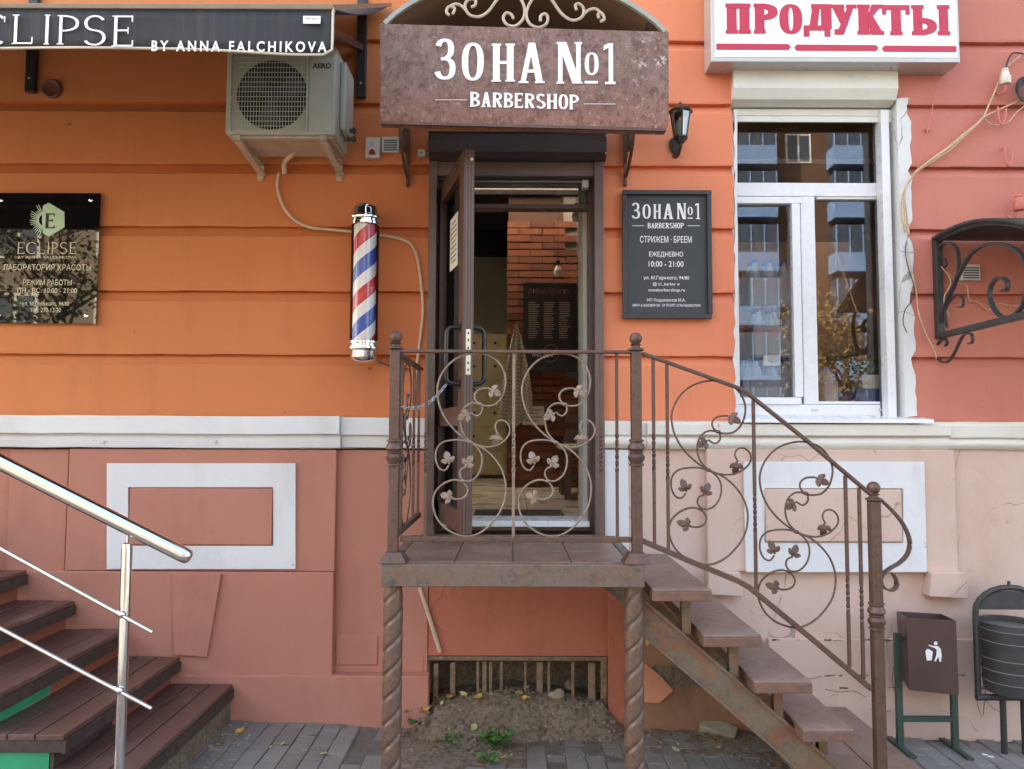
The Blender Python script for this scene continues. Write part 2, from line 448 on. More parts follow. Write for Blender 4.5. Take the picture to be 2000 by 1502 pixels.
# glass: clear pane that also mirrors the street
def glass(name, ior=1.5, tint=(1, 1, 1), rough=0., floor=0.):
    t = NT(name); tr = t.n('ShaderNodeBsdfTransparent'); tr.inputs[0].default_value = (*tint, 1)
    gl = t.n('ShaderNodeBsdfGlossy'); gl.inputs['Roughness'].default_value = rough
    fr = t.n('ShaderNodeFresnel'); fr.inputs[0].default_value = ior
    mx = t.n('ShaderNodeMixShader'); fac = fr.outputs[0]
    if floor: fac = t.math('ADD', fr.outputs[0], floor)
    t.l(fac, mx.inputs[0]); t.l(tr.outputs[0], mx.inputs[1]); t.l(gl.outputs[0], mx.inputs[2]); t.l(mx.outputs[0], t.out.inputs[0])
glass('glass_window', 1.5, (.94, .95, .96), floor=.015)
glass('glass_door', 1.55, (.8, .84, .86), floor=.06)
glass('glass_tube', 1.4, (.98, .98, .98))
glass('glass_lamp', 1.6, (.75, .76, .74), .05, .12)
t = NT('plastic_film'); t.col(lin((206, 212, 216))); t.set(.25); t.b.inputs['Alpha'].default_value = .5
t = NT('acrylic_black'); t.col((.006, .006, .007)); t.set(.0); t.b.inputs['Roughness'].default_value = .015
t.b.inputs['IOR'].default_value = 1.68
t = NT('opal'); tr = t.n('ShaderNodeBsdfTranslucent'); tr.inputs[0].default_value = (.72, .72, .70, 1); t.l(tr.outputs[0], t.out.inputs[0])  # translucent sheet of the added rooflights

# barber stripes: red and blue ribbons on white, one turn every 0.33 m
t = NT('barber_stripe'); tc = t.n('ShaderNodeTexCoord'); x, y, z = t.sep(tc.outputs['Object'])
th = t.math('DIVIDE', t.math('ARCTAN2', x, t.math('MULTIPLY', y, -1.0)), 2 * pi)
ph = t.math('FRACT', t.math('ADD', t.math('SUBTRACT', t.math('DIVIDE', z, .33), th), 10.36))
W_, R_, B_ = lin((244, 242, 242)), lin((214, 36, 52)), lin((36, 82, 184))
t.col(t.ramp(ph, [(0, R_), (.27, W_), (.5, B_), (.77, W_)], 'CONSTANT')); t.set(.12)

# tower brick for the house across the street
t = NT('far_brick'); c = t.mix(t.map(t.noise(.35, 5), .3, .7), lin((96, 72, 60)), lin((112, 84, 68)))
br = t.n('ShaderNodeTexBrick'); mp = t.n('ShaderNodeMapping'); mp.inputs['Rotation'].default_value = (radians(90), 0, 0); t.l(t.pos, mp.inputs[0]); t.l(mp.outputs[0], br.inputs['Vector'])
br.inputs['Scale'].default_value = 4; br.inputs['Mortar Size'].default_value = .012
br.inputs['Color1'].default_value = (1, 1, 1, 1); br.inputs['Color2'].default_value = (.85, .85, .85, 1); br.inputs['Mortar'].default_value = (.7, .7, .7, 1)
t.col(t.mix(1.0, c, br.outputs['Color'], 'MULTIPLY')); t.set(.9)

# ------------------------------------------------------------------ lettering
def _font(s, off=0.0, sp=1.0):
    cu = bpy.data.curves.new('lettering', 'FONT'); cu.body = s; cu.offset = off; cu.resolution_u = 3; cu.space_character = sp
    ob = bpy.data.objects.new('lettering_src', cu); COL.objects.link(ob)
    me = bpy.data.meshes.new_from_object(ob.evaluated_get(bpy.context.evaluated_depsgraph_get()))
    bpy.data.objects.remove(ob); bpy.data.curves.remove(cu)
    return me
TXT = {}
for s_, off_ in (('BY ANNA FALCHIKOVA', .022), ('BY ANNA FALCHIKOVA ', 0), ('ЛАБОРАТОРИЯ КРАСОТЫ', 0), ('РЕЖИМ РАБОТЫ', 0), ('ПН - ВС: 10:00 - 21:00', 0),
                 ('ул. М.Горького, 94/80', 0), ('тел: 270-12-20', 0), ('СТРИЖЕМ · БРЕЕМ', .004), ('ЕЖЕДНЕВНО', .006), ('10:00 - 21:00', .006),
                 ('ул. М.Горького, 94/80 ', .008), ('@ z1_barber w', .002), ('zonabarbershop.ru', .004), ('ИП Подшивалов М.А.', 0), ('ИНН 616502809100  ОГРНИП 319619600027094', 0),
                 ('AERO', .045), ('СТЕНА ПОЧЕТА', .012), ('Мастера', .0), ('Пауза', .01)):
    TXT[s_] = _font(s_, off_, 1.45 if s_ == 'BY ANNA FALCHIKOVA' else 1.0)
def text(name, s, px0, px1, py0, py1, Y, mat, parent, tilt=0.0):
    """a printed line fitted between pixel bounds on the plane y = Y"""
    me = TXT[s].copy(); vs = me.vertices
    xs = [v.co.x for v in vs]; ys = [v.co.y for v in vs]
    a = P(px0, (py0 + py1) / 2, Y); b = P(px1, (py0 + py1) / 2, Y); z1 = P((px0 + px1) / 2, py0, Y).z; z0 = P((px0 + px1) / 2, py1, Y).z
    w_ = max(xs) - min(xs); h_ = max(ys) - min(ys); cx = (a.x + b.x) / 2; cz = (z0 + z1) / 2
    for v in vs:
        u = (v.co.x - min(xs)) / w_ - .5; q = (v.co.y - min(ys)) / h_ - .5
        v.co = Vector((u * (b.x - a.x), 0, q * (z1 - z0) + tilt * u))
    me.materials.clear(); me.materials.append(M[mat])
    return meshobj(name, me, parent, (cx, Y, cz))
def _ring(cx, cy, rx, ry, tx, ty, a0, a1, n=22, pw=2.4):
    out = []
    def pt(a, rx, ry):
        c, s = cos(a), sin(a); return (cx + rx * abs(c) ** (2 / pw) * (1 if c >= 0 else -1), cy + ry * abs(s) ** (2 / pw) * (1 if s >= 0 else -1))
    for i in range(n):
        a, b = radians(a0 + (a1 - a0) * i / n), radians(a0 + (a1 - a0) * (i + 1) / n)
        out.append([pt(a, rx, ry), pt(b, rx, ry), pt(b, rx - tx, ry - ty), pt(a, rx - tx, ry - ty)])
    return out
def glyph(ch, t=.22, n=.08, sl=.06, st=.05):
    """roman / slab letters: list of strokes, each a list of polygons in the unit box. t stem, n thin, sl serif reach, st serif height"""
    G = []
    R = lambda x0, y0, x1, y1: G.append([[(x0, y0), (x1, y0), (x1, y1), (x0, y1)]])
    Q = lambda *p: G.append([list(p)])
    def stem(x, y0=0, y1=1, b=True, tp=True, tt=None):
        tt = tt or t; R(x - tt/2, y0, x + tt/2, y1)
        if sl > 0:
            if b: R(x - tt/2 - sl, y0, x + tt/2 + sl, y0 + st)
            if tp: R(x - tt/2 - sl, y1 - st, x + tt/2 + sl, y1)
    L, Rr = sl + t/2, 1 - sl - t/2
    if ch in 'НH': stem(L); stem(Rr); R(L, .5 - n/2, Rr, .5 + n/2)
    elif ch == 'П': stem(L); stem(Rr); R(L, 1 - n, Rr, 1)
    elif ch == 'N':
        tn = t * .6; l, r = sl + tn/2, 1 - sl - tn/2; stem(l, tt=tn); stem(r, tt=tn); Q((l - tn/2, 1), (l - tn/2 + t*1.1, 1), (r + tn/2, 0), (r + tn/2 - t*1.1, 0))
    elif ch in 'АA':
        Q((.06, 0), (.06 + t*.75, 0), (.5 + t*.3, 1), (.5 - t*.45, 1)); Q((.94 - t, 0), (.94, 0), (.5 + t*.5, 1), (.5 - t*.45, 1)); R(.25, .26, .75, .26 + n)
        if sl > 0: R(0, 0, .12 + t, st); R(.88 - t, 0, 1, st)
    elif ch in 'ОO': G.append(_ring(.5, .5, .5, .5, t, n, 0, 360, 32))
    elif ch == 'З':
        G.append(_ring(.46, .75, .46, .25, t, n, 165, -90)); G.append(_ring(.48, .27, .52, .27, t, n, 90, -165)); R(.28, .5 - n*.4, .5, .5 + n*.6)
    elif ch == '1': R(.42, 0, .42 + t*1.3, 1); Q((.0, .82), (.42, .9), (.42, 1), (.0, .94)); R(.12, 0, 1, st*1.3)
    elif ch in 'BВ':
        stem(L); G.append(_ring(L, .745, .93 - L, .255, t*.9, n, 90, -90)); G.append(_ring(L, .265, 1 - L, .265, t*.9, n, 90, -90))
    elif ch in 'PР': stem(L); G.append(_ring(L, .72, 1 - L, .28, t, n, 90, -90))
    elif ch == 'R': stem(L); G.append(_ring(L, .74, .95 - L, .26, t*.9, n, 90, -90)); Q((L + t*.4, .5), (L + t*1.4, .5), (1, 0), (1 - t*1.1, 0))
    elif ch == 'E':
        stem(L); R(L, 0, .95, n); R(L, 1 - n, .92, 1); R(L, .52 - n/2, .74, .52 + n/2)
        R(.95 - n*1.0, 0, .95, .2); R(.92 - n*1.0, .8, .92, 1); R(.74 - n*.8, .42, .74, .62)
    elif ch == 'S': G.append(_ring(.5, .74, .47, .26, t, n, 25, 270, pw=2.1)); G.append(_ring(.5, .26, .5, .26, t, n, 90, -155, pw=2.1))
    elif ch == 'C': G.append(_ring(.52, .5, .52, .5, t, n, 48, 312, 30, 2.05)); R(.9 - n*.6, .74, .9 + n*.2, .92)
    elif ch == 'L': stem(L); R(L, 0, .97, n); R(.97 - n, 0, .97, .24)
    elif ch == 'I': stem(.5)
    elif ch == 'Д':
        Q((.2, .16), (.2 + t*.8, .16), (.40 + t*.6, 1), (.40 - t*.1, 1)); R(.66, .16, .66 + t, 1); R(.3, 1 - n, .95, 1); R(0, .12, 1, .12 + n); R(0, -.08, t*.55, .2); R(1 - t*.55, -.08, 1, .2)
    elif ch == 'У':
        Q((.04, 1), (.04 + t*1.25, 1), (.5 + t*.5, .32), (.42, .3)); Q((.94 - t*.65, 1), (.94, 1), (.40 + t*.3, 0), (.40 - t*.5, 0)); R(0, 1 - st, .1 + t*1.25, 1); R(.9 - t*.8, 1 - st, 1, 1); R(.16, 0, .42, st*1.4); 
    elif ch == 'К':
        stem(L); Q((L + t*.3, .5), (L + t*.9, .62), (.97, 1), (.97 - t*1.05, 1)); Q((L + t*.25, .52), (L + t*.8, .66), (1, 0), (1 - t*1.2, 0)); R(.62, 1 - st, 1, 1); R(.66, 0, 1, st)
    elif ch == 'Т': stem(.5, tp=False); R(0, 1 - n, 1, 1); R(0, .68, t*.42, 1); R(1 - t*.42, .68, 1, 1)
    elif ch == 'Ы':
        tt = t * .62; l = sl*.7 + tt/2; r = 1 - sl*.7 - tt/2; stem(l, tt=tt); stem(r, tt=tt); G.append(_ring(l, .29, .66 - l, .29, tt, n, 90, -90))
    return G
def letter(ch, box, Y, mat, parent, th=.004, name='letter', **kw):
    """one raised letter fitted into box=(px0,px1,py0,py1) on plane y = Y"""
    px0, px1, py0, py1 = box; a = P(px0, (py0+py1)/2, Y); b = P(px1, (py0+py1)/2, Y); z1 = P((px0+px1)/2, py0, Y).z; z0 = P((px0+px1)/2, py1, Y).z
    mb = MB()
    for i, strokes in enumerate(glyph(ch, **kw)):
        d = th + i * .0003
        for poly in strokes: mb.prism([(a.x + (b.x - a.x) * u, Y, z0 + (z1 - z0) * q) for u, q in poly], (0, -d, 0))
    return mb.build(name, mat, parent)
# ================================================================== THE SETTING: ground, road, pavement
g = MB(); g.grid(lambda u, v: Vector((-150 + 300 * u, -150 + 300 * v, gz(0) - .36)), 4, 4)
tag(g.build('ground', 'earth', recalc=False), 'bare earth ground spreading under street and houses', 'ground', kind='structure')
g = MB(); g.grid(lambda u, v: Vector((-60 + 120 * u, -14 + 9.2 * v, gz(-60 + 120 * u) * .25 - .17)), 12, 2)
tag(g.build('road', 'asphalt', recalc=False), 'grey asphalt road running past the building', 'road', kind='structure')
pav = thing('pavement', (0, -2, gz(0)), 'grey concrete block pavement in front of the building', 'pavement', kind='structure')
del pav['category']
g = MB()
for i in range(20):
    xa, xb = -10 + i, -9 + i
    g.prism([(xa, -4.8, gz(xa) - .012), (xb, -4.8, gz(xb) - .012), (xb, .05, gz(xb) - .012), (xa, .05, gz(xa) - .012)], (0, 0, -.3))
g.build('bedding', 'joint_sand', pav)
pm = MB(); pm.box(-.0485, .0485, -.098, .098, -.05, 0)
paver0 = None; n_pav = 0; rest = MB()
for i in range(-48, 49):
    x = i * .1005 + .03
    for j in range(-12, 12):
        y = -.09 - j * .2 - (.1 if i % 2 else 0)
        if y > -.03 or y < -4.7: continue
        vis = -1.75 < x < 3.15 and y > -1.16 and not (-1.2 < -x < -.0 and False)
        # a hollow of bare soil under the porch and crumbled strips beside both stairs
        if -.62 < x < .02 and y > -.62 and random.random() < .75: continue
        z = gz(x) + random.uniform(-.004, .003) - (.012 if (-.8 < x < .7 and y > -.5) else 0)
        rot = (random.uniform(-.012, .012), .0255 + random.uniform(-.014, .014), random.uniform(-.012, .012))
        if vis and n_pav < 298:
            if paver0 is None:
                pm.v = [v for v in pm.v]; paver0 = pm.build('paving_block', 'paver_grey', pav, bevel=.004, seg=1); paver0.location = Vector((x, y, z - .025)) - WL[pav.name]; paver0.rotation_euler = rot
            else: clone(paver0, 'paving_block', pav, (x, y, z - .025), rot)
            n_pav += 1
        elif y > -3 and -4.5 < x < 4.5:
            rest.box(x - .0485, x + .0485, y - .098, y + .098, z - .05, z)
tag(rest.build('paving', 'paver_grey', pav), 'rest of the grey block paving', kind='stuff')

# ================================================================== THE BUILDING
B = thing('building', (0, .15, gz(0)), 'orange rusticated building with white trim, barbershop door and shop window', 'building')
GR = [zz(p) for p in (-46, 78, 201, 322, 444, 570, 694)]      # undersides of the courses, top to bottom
ZB = zz(820)                                                # top of the white band
DT, DL, DR = zz(268), xx(836), xx(1180)                      # door opening
WT, WLx, WR, WS = zz(140), xx(1438), xx(1768), zz(818)       # window opening
XL, XR = -6.5, 6.5
def course(x0, x1, zb, zt, top=True):
    """one rusticated plaster course: overhanging lower edge, sloped groove at the top, slightly uneven edges"""
    mb = MB(); n = max(2, int((x1 - x0) / .12)); gh = .053; secs = []
    rr = random.Random(int(zb * 1000))
    for i in range(n + 1):
        x = x0 + (x1 - x0) * i / n; j = rr.uniform(-.0022, .0022); k = rr.uniform(-.0025, .0025); q = rr.uniform(0, .003)
        if top: pr = [(q, zb + j), (0, zb + .012 + j), (0, zt - gh - .008 + k), (.007, zt - gh + k), (.038, zt), (.3, zt), (.3, zb)]
        else: pr = [(q, zb), (0, zb + .01), (0, (zb + zt) / 2), (0, zt - .01), (0, zt), (.3, zt), (.3, zb)]
        secs.append([(x, y, z) for y, z in pr])
    m = 7; vs = [p for s in secs for p in s]; fs = [tuple(range(m))[::-1], tuple(n * m + k for k in range(m))]
    for i in range(n):
        for k in range(m): fs.append((i*m+k, i*m+(k+1)%m, (i+1)*m+(k+1)%m, (i+1)*m+k))
    mb.add(vs, fs); return mb.build('plaster_course', 'orange_paint', B)
levels = [GR[0]] + GR[1:] + [ZB]
tops = [GR[0] + .366] + GR
bands = []                                                  # (bottom, top)
z = GR[0]
for k in range(len(GR)): bands.append((GR[k], GR[k-1] if k else GR[0] + .366))
bands.append((ZB, GR[-1]))
for zb, zt in bands:
    spans = [(XL, XR)]
    cuts = []
    if zb < DT - .02: cuts.append((DL, DR, DT))
    if zb < WT - .02: cuts.append((WLx, WR, WT))
    x = XL
    for a, b, ztop in cuts:
        course(x, a, zb, zt)
        if zt - .06 > ztop: course(a, b, ztop, zt)           # the piece above the opening
        x = b
    course(x, XR, zb, zt)
# upper storeys, side walls, roof and back: they shade the street front
mb = MB(); z0 = bands[0][1]; mb.box(-9, 9, .02, .3, z0 + .004, 13.5); mb.box(-8.69, 8.69, 2.1, 2.4, 4.25, 13.5); mb.box(-9, XL - .002, 0, .3, 0, z0); mb.box(XR + .002, 9, 0, .3, 0, z0); mb.build('upper_wall', 'orange_paint', B)
mb = MB(); mb.box(-9, -8.7, .304, 2.4, -.3, 13.5); mb.box(8.7, 9, .304, 2.4, -.3, 13.5); mb.box(-9, -8.7, 2.405, 6.5, -.3, 4.2); mb.box(8.7, 9, 2.405, 6.5, -.3, 4.2); mb.box(-8.69, 8.69, 6.2, 6.5, -.3, 4.2); mb.build('outer_wall', 'far_wall', B)
mb = MB(); mb.box(-9.3, 9.3, -.45, 2.8, 13.52, 13.9); mb.build('roof', 'far_wall', B)
mb = MB()                                                   # added rear annexe roof, gapped for two unseen opal rooflights that brighten both rooms
for x0, x1, y0, y1 in ((-9, 9, .31, 2.5), (-9, 9, 3.15, 6.5), (-9, -1.6, 2.51, 3.14), (1.0, 1.4, 2.51, 3.14), (3.0, 9, 2.51, 3.14)): mb.box(x0, x1, y0, y1, 4.06, 4.2)
mb.build('added_annexe_roof', 'far_wall', B)
for x0, x1 in ((-1.6, 1.0), (1.4, 3.0)): MB().box(x0, x1, 2.5, 3.15, 4.205, 4.212).build('added_rooflight', 'opal', B)  # made-up sheets, out of view, passing soft sunlight into both rooms

# ---- white string course (left) and cream one (right)
def string_course(pa, pb, prof, mat, name='string_course'):
    xa, xb = xx(pa, -.06), xx(pb, -.06); mb = MB(); n = max(1, int((xb - xa) / .2)); m = len(prof); vs = []; fs = []
    for i in range(n + 1):
        x = xa + (xb - xa) * i / n; j = random.uniform(-.002, .002)
        vs += [(x, y, z + j) for y, z in prof]
    for i in range(n):
        for k in range(m): fs.append((i*m+k, i*m+(k+1)%m, (i+1)*m+(k+1)%m, (i+1)*m+k))
    fs += [tuple(range(m))[::-1], tuple(n*m+k for k in range(m))]
    return mb.add(vs, fs).build(name, mat, B)
def prof(y1, y2, t0, t1, t2, rnd=0):
    a, b, c = zz(t0, -.06), zz(t1, -.06), zz(t2, -.06)
    if rnd:
        pr = [(-y1 * .96, a), (-y1, a - .006), (-y1, b + .006), (-y1 * .93, b)]
        for k in range(7):
            th = pi * k / 6; pr.append((-y2 - .022 * sin(th), b - .003 - (b - c - .006) * k / 6))
        pr += [(-y2 + .03, c)]
    else:
        pr = [(-y1 * .97, a), (-y1, a - .004), (-y1, b + .004), (-y1 * .97, b), (-y2, b - .003), (-y2 * .98, (b + c) / 2), (-y2 + .008, c + .004), (-y2 + .012, c)]
    return pr + [(.28, c), (.28, a)]
string_course(-420, 16, prof(.10, .075, 816, 851, 877), 'trim_white')
string_course(16.5, 668, prof(.118, .09, 815, 850, 877), 'trim_white')
string_course(668.5, 836, prof(.075, .05, 817, 851, 876), 'trim_white')
string_course(1181, 1262, prof(.055, .04, 823, 850, 876, 1), 'trim_cream')
string_course(1262.5, 1850, prof(.085, .05, 826, 849, 877, 1), 'trim_cream')
string_course(1850.5, 2700, prof(.062, .04, 826, 852, 875, 1), 'trim_cream')

def part(name, mat, *boxes, bevel=.004, Yb=.3):
    mb = MB()
    for b in boxes: mb.pbox(*b[:4], b[4], b[5] if len(b) > 5 else Yb)
    return mb.build(name, mat, B, bevel=bevel)
def frame_ring(name, mat, px0, py0, px1, py1, qx0, qy0, qx1, qy1, Y, Yb, sk=0):
    """flat plaster frame with a rectangular opening"""
    o = [P(px0, py0, Y), P(px1, py0, Y), P(px1 - sk, py1, Y), P(px0 - sk, py1, Y)]; i = [P(qx0, qy0, Y), P(qx1, qy0, Y), P(qx1, qy1, Y), P(qx0, qy1, Y)]
    mb = MB(); d = Vector((0, Yb - Y, 0)); vs = o + i + [p + d for p in o] + [p + d for p in i]
    fs = []
    for k in range(4):
        q = (k + 1) % 4; fs += [(k, q, 4 + q, 4 + k), (8 + k, 8 + q, q, k), (4 + k, 4 + q, 12 + q, 12 + k), (8 + q, 8 + k, 12 + k, 12 + q)]
    return mb.add(vs, fs).build(name, mat, B, bevel=.003)
# left plinth
part('plinth', 'plinth_terracotta', (-420, 877, 836, 1440, -.02))
part('plinth_bay', 'plinth_terracotta', (16, 877.5, 130, 1115, -.045, -.0195)); part('plinth_bay', 'plinth_terracotta', (131, 877.5, 655, 1115, -.065, -.0195))
frame_ring('panel_frame', 'trim_white', 208, 905, 577, 1112, 250, 952, 533, 1066, -.082, -.0655, 0)
part('panel', 'plinth_terracotta', (252, 954, 531, 1064, -.09, -.0655))
part('plinth_block', 'plinth_terracotta', (-300, 1116, 650, 1319, -.08, -.0195), bevel=.006)
part('plinth_block', 'plinth_terracotta', (656, 1240, 737, 1299, -.03, -.0195), bevel=.006)
q = [P(a, b, -.10) for a, b in ((336, 1121), (432, 1121), (404, 1284), (345, 1280), (339, 1278))]
MB().prism(q, (0, .0195, 0)).build('buttress', 'plinth_terracotta', B, bevel=.004)
part('base_course', 'plinth_terracotta', (300, 1320, 836, 1440, -.10, -.0195), bevel=.006)
# centre, under the porch: wall with a basement opening
part('porch_back_wall', 'under_porch', (837, 1062, 1189, 1281, -.012), bevel=.002)
part('plinth', 'plinth_terracotta', (786, 1281.5, 826, 1440, -.024, .28), bevel=.004); part('porch_back_wall', 'under_porch', (1188, 1100, 1222, 1440, -.035, .28), bevel=.004)
mb = MB(); mb.pbox(820, 1270, 1195, 1430, .26, .3); mb.build('basement_back', 'soil', B)
# right plinth
part('corner_strip', 'trim_white', (1181, 878, 1228, 1099, -.028))
part('plinth', 'plinth_pink', (1229, 877.5, 2700, 1460, -.02))
part('plinth_bay', 'plinth_pink', (1381, 878, 1868, 1117, -.055, -.0195), bevel=.006)
frame_ring('panel_frame', 'trim_white', 1452, 902, 1806, 1118, 1494, 954, 1764, 1060, -.07, -.0555, -5)
part('panel', 'plinth_pink', (1496, 956, 1762, 1058, -.085, -.0555), bevel=.005)
for a, b, c in ((1384, 1452, 1166), (1820, 1893, 1170)):
    q = [P(a, 1118, -.10), P(b - 6, 1118, -.10), P(b, c, -.10), P(a - 4, c - 4, -.10)]
    MB().prism(q, (0, .0805, 0)).build('corbel', 'plinth_pink', B, bevel=.006)
part('base_course', 'plinth_pink', (1503, 1250, 2700, 1470, -.045, -.0195), bevel=.005)
MB().prism([P(a, b, -.05) for a, b in ((1223, 1160), (1290, 1160), (1400, 1262), (1490, 1345), (1500, 1470), (1223, 1470))], (0, .0305, 0)).build('patched_wall', 'old_plaster', B, bevel=.004)
# fallen-off plaster: ragged darker hollow
def ragged(px0, py0, px1, py1, n=22, jit=7, Y=0, seed=3):
    rr = random.Random(seed); pts = []
    for k in range(n):
        t_ = 2 * pi * k / n; c, s = cos(t_), sin(t_); mx = max(abs(c), abs(s))
        pts.append(P((px0+px1)/2 + (px1-px0)/2 * c / mx + rr.uniform(-jit, jit), (py0+py1)/2 + (py1-py0)/2 * s / mx + rr.uniform(-jit, jit), Y))
    return pts
MB().prism(ragged(1268, 1296, 1392, 1342, Y=-.053, jit=5), (0, .0025, 0)).build('bare_patch', 'soil', B)

# chipped joints and thin cracks in the pale plinth
rr = random.Random(31)
for k in range(34):
    py0 = rr.choice((1249, 1249, 1342, 1342, 1318)); px = rr.uniform(1505, 1990); w_, h_ = rr.uniform(2, 9), rr.uniform(.8, 2.4); Y_ = -.0465 if py0 > 1255 else -.0462
    MB().prism(ragged(px - w_, py0 - h_ + rr.uniform(0, 3), px + w_, py0 + h_ + rr.uniform(0, 3), 10, 1.0, Y_, k), (0, .0012, 0)).build('chip', 'soil', B)
for pl in ([(1903, 1346), (1908, 1370), (1914, 1392), (1918, 1400)], [(1925, 1346), (1923, 1372), (1920, 1398)], [(1922, 1362), (1938, 1382), (1956, 1392)], [(1700, 1385), (1718, 1392), (1740, 1388)], [(1612, 1345), (1640, 1352), (1668, 1349), (1690, 1362)], [(1560, 1320), (1580, 1326), (1604, 1322)], [(1746, 1300), (1742, 1330), (1748, 1350)]):
    MB().tube(cr([P(a, b + rr.uniform(-1, 1), -.046) for a, b in pl], 4), .0016, 4).build('crack', 'soil', B)
# ---- basement opening: weathered frame, bars and rubble
for b in ((828, 1282, 1186, 1291), (828, 1291.5, 838, 1400), (1174, 1291.5, 1186, 1400)): part('basement_frame', 'grate_wood', (*b, -.006, .06), bevel=.004)
for px, wd, top in ((851, 9, 1296), (884, 10, 1294), (933, 5, 1292), (946, 8, 1292), (958, 6, 1292), (979, 6, 1292), (1026, 5, 1293), (1054, 12, 1293), (1072, 5, 1292), (1119, 6, 1292), (1156, 14, 1295)):
    part('basement_bar', 'grate_wood', (px - wd / 2, top, px + wd / 2, 1400, .01, .03), bevel=.002)

# ================================================================== SHOP WINDOW (part of the building)
win = thing('window', (xx(1600), .1, WS), None, None); win.parent = B; win.location = WL[win.name] - WL[B.name]
def wbox(name, mat, x0, y0, x1, y1, Yf, Yb, bevel=.003, parent=None):
    return MB().pbox(x0, y0, x1, y1, Yf, Yb).build(name, mat, parent or win, bevel=bevel)
Yw = .12
wl, wr = 1430, 1742
# outer frame (left member hides behind the wall edge), transom, mullion
wbox('frame', 'pvc_white', wl - 20, 214, wl + 6, 812, Yw, Yw + .07); wbox('frame', 'pvc_white', 1721, 214, 1746, 812, Yw, Yw + .07)
wbox('frame', 'pvc_white', wl + 6.5, 790, 1720.5, 812, Yw, Yw + .07)
wbox('transom', 'pvc_white', wl + 6.5, 357, 1720.5, 383, Yw - .004, Yw + .07)
wbox('mullion', 'pvc_white', 1567, 383.5, 1595, 789.5, Yw - .002, Yw + .07)
for b in ((wl + 7, 384, 1566, 397), (wl + 7, 776, 1566, 789.5), (1550, 397.5, 1566, 775.5), (wl + 7, 397.5, wl + 13, 775.5)): wbox('sash', 'pvc_white', *b, Yw - .018, Yw + .05)
wbox('sash_bead', 'pvc_white', 1595.5, 384, 1720, 389, Yw + .004, Yw + .05); wbox('sash_bead', 'pvc_white', 1595.5, 784, 1720, 789.5, Yw + .004, Yw + .05)
wbox('pane', 'glass_window', wl + 6, 236, 1721, 357.5, Yw + .03, Yw + .034, 0)
wbox('pane', 'glass_window', wl + 13, 397, 1550, 776, Yw + .02, Yw + .024, 0)
wbox('pane', 'glass_window', 1595, 389, 1721, 784.5, Yw + .03, Yw + .034, 0)
wbox('drain_cap', 'plastic_grey', 1585, 799, 1598, 803, Yw - .004, Yw, 0); wbox('drain_cap', 'plastic_grey', 1717, 799, 1728, 803, Yw - .004, Yw, 0)
# roller shutter box with sloped nose, guide rail, head
zt, z1, z2, z3 = zz(137, .0), zz(170, -.05), zz(193, -.05), zz(213, .05)
xa, xb = xx(1438, -.02), xx(1766, -.02)
pr = [(.1, zt), (-.05, zt), (-.052, z1), (-.02, z1 - .055), (.05, z3 + .02), (.1, z3 + .02)]
MB().prism([(xa, y, z) for y, z in pr], (xb - xa, 0, 0)).build('shutter_box', 'shutter_white', win, bevel=.003)
wbox('shutter_slat', 'shutter_white', 1432, 213, 1742, 226, .06, .075); wbox('shutter_slat', 'shutter_white', 1432, 226.5, 1742, 238, .064, .08)
wbox('guide_rail', 'pvc_white', 1728, 214, 1744, 815, .03, .11)
# plastered reveal and the ragged white edge over the wall face
MB().box(WR - .006, WR + .05, .04, .3, WS - .02, WT).build('reveal', 'reveal_white', B)
MB().box(WLx - .05, WLx + .004, .04, .3, WS - .02, WT).build('reveal', 'reveal_white', B)
MB().box(WR - .006, WR - .0005, -.003, .0395, WS - .02, zz(195)).build('reveal', 'reveal_white', B)
rr = random.Random(5); pts = [Vector((WR - .005, -.004, zz(190)))]
for k in range(40):
    py = 190 + (812 - 190) * k / 39; grv = any(abs(py - c) < 12 for c in (212, 333, 455, 581, 705)); q_ = P(1768 + (2 if grv else 9) + k * .32 + rr.uniform(-2, 2), py, -.004); q_.x = max(q_.x, WR + .008); pts.append(q_)
pts.append(Vector((WR - .005, -.004, zz(812))))
MB().prism(pts, (0, .018, 0)).build('reveal_edge', 'reveal_white', B)
pts = [P(1440, 215, -.003)]
for k in range(34): pts.append(P(1437 - (1.0 if k % 3 else 4) + rr.uniform(-1.5, 1.5), 215 + (812 - 215) * k / 33, -.003))
pts.append(P(1440, 812, -.003)); MB().prism(pts, (0, .016, 0)).build('reveal_edge', 'reveal_white', B)
# sill
s0, s1 = xx(1444, -.1), xx(1822, -.1); za, zb_ = zz(812, -.05), zz(823, -.12)
MB().prism([(s0, .12, za + .012), (s0, -.10, za - .012), (s0, -.105, za - .035), (s0, -.095, za - .035), (s0, .12, za - .02)], (s1 - s0, 0, 0)).build('window_sill', 'pvc_white', win, bevel=.002)
part('wall_under_sill', 'trim_cream', (1181, 821, 2700, 832, .006, .28), bevel=0); part('wall_under_sill', 'trim_white', (-420, 817, 836, 826, .006, .28), bevel=0)

# shop interior box
mb = MB(); a, b = xx(1400) , xx(1840)
mb.box(a + .05, b + .5, 3.8, 3.85, .9, 4.05); mb.box(a + .0, a + .05, .31, 3.85, .9, 4.05); mb.box(b + .5, b + .55, .31, 3.85, .9, 4.05); mb.box(a + .05, b + .5, .31, 3.8, .9, .95)
mb.build('shop_room_wall', 'shop_wall', B)
MB().box(a + .06, b + .49, .31, 2.3, 3.3, 3.33).build('shop_ceiling', 'shop_wall', B)  # false ceiling added to keep the bright opal panel out of sight
sz = zz(795, .25)
MB().box(a + .06, b + .4, .31, .75, sz - .05, sz).build('inner_sill', 'pvc_white', B, bevel=.003)

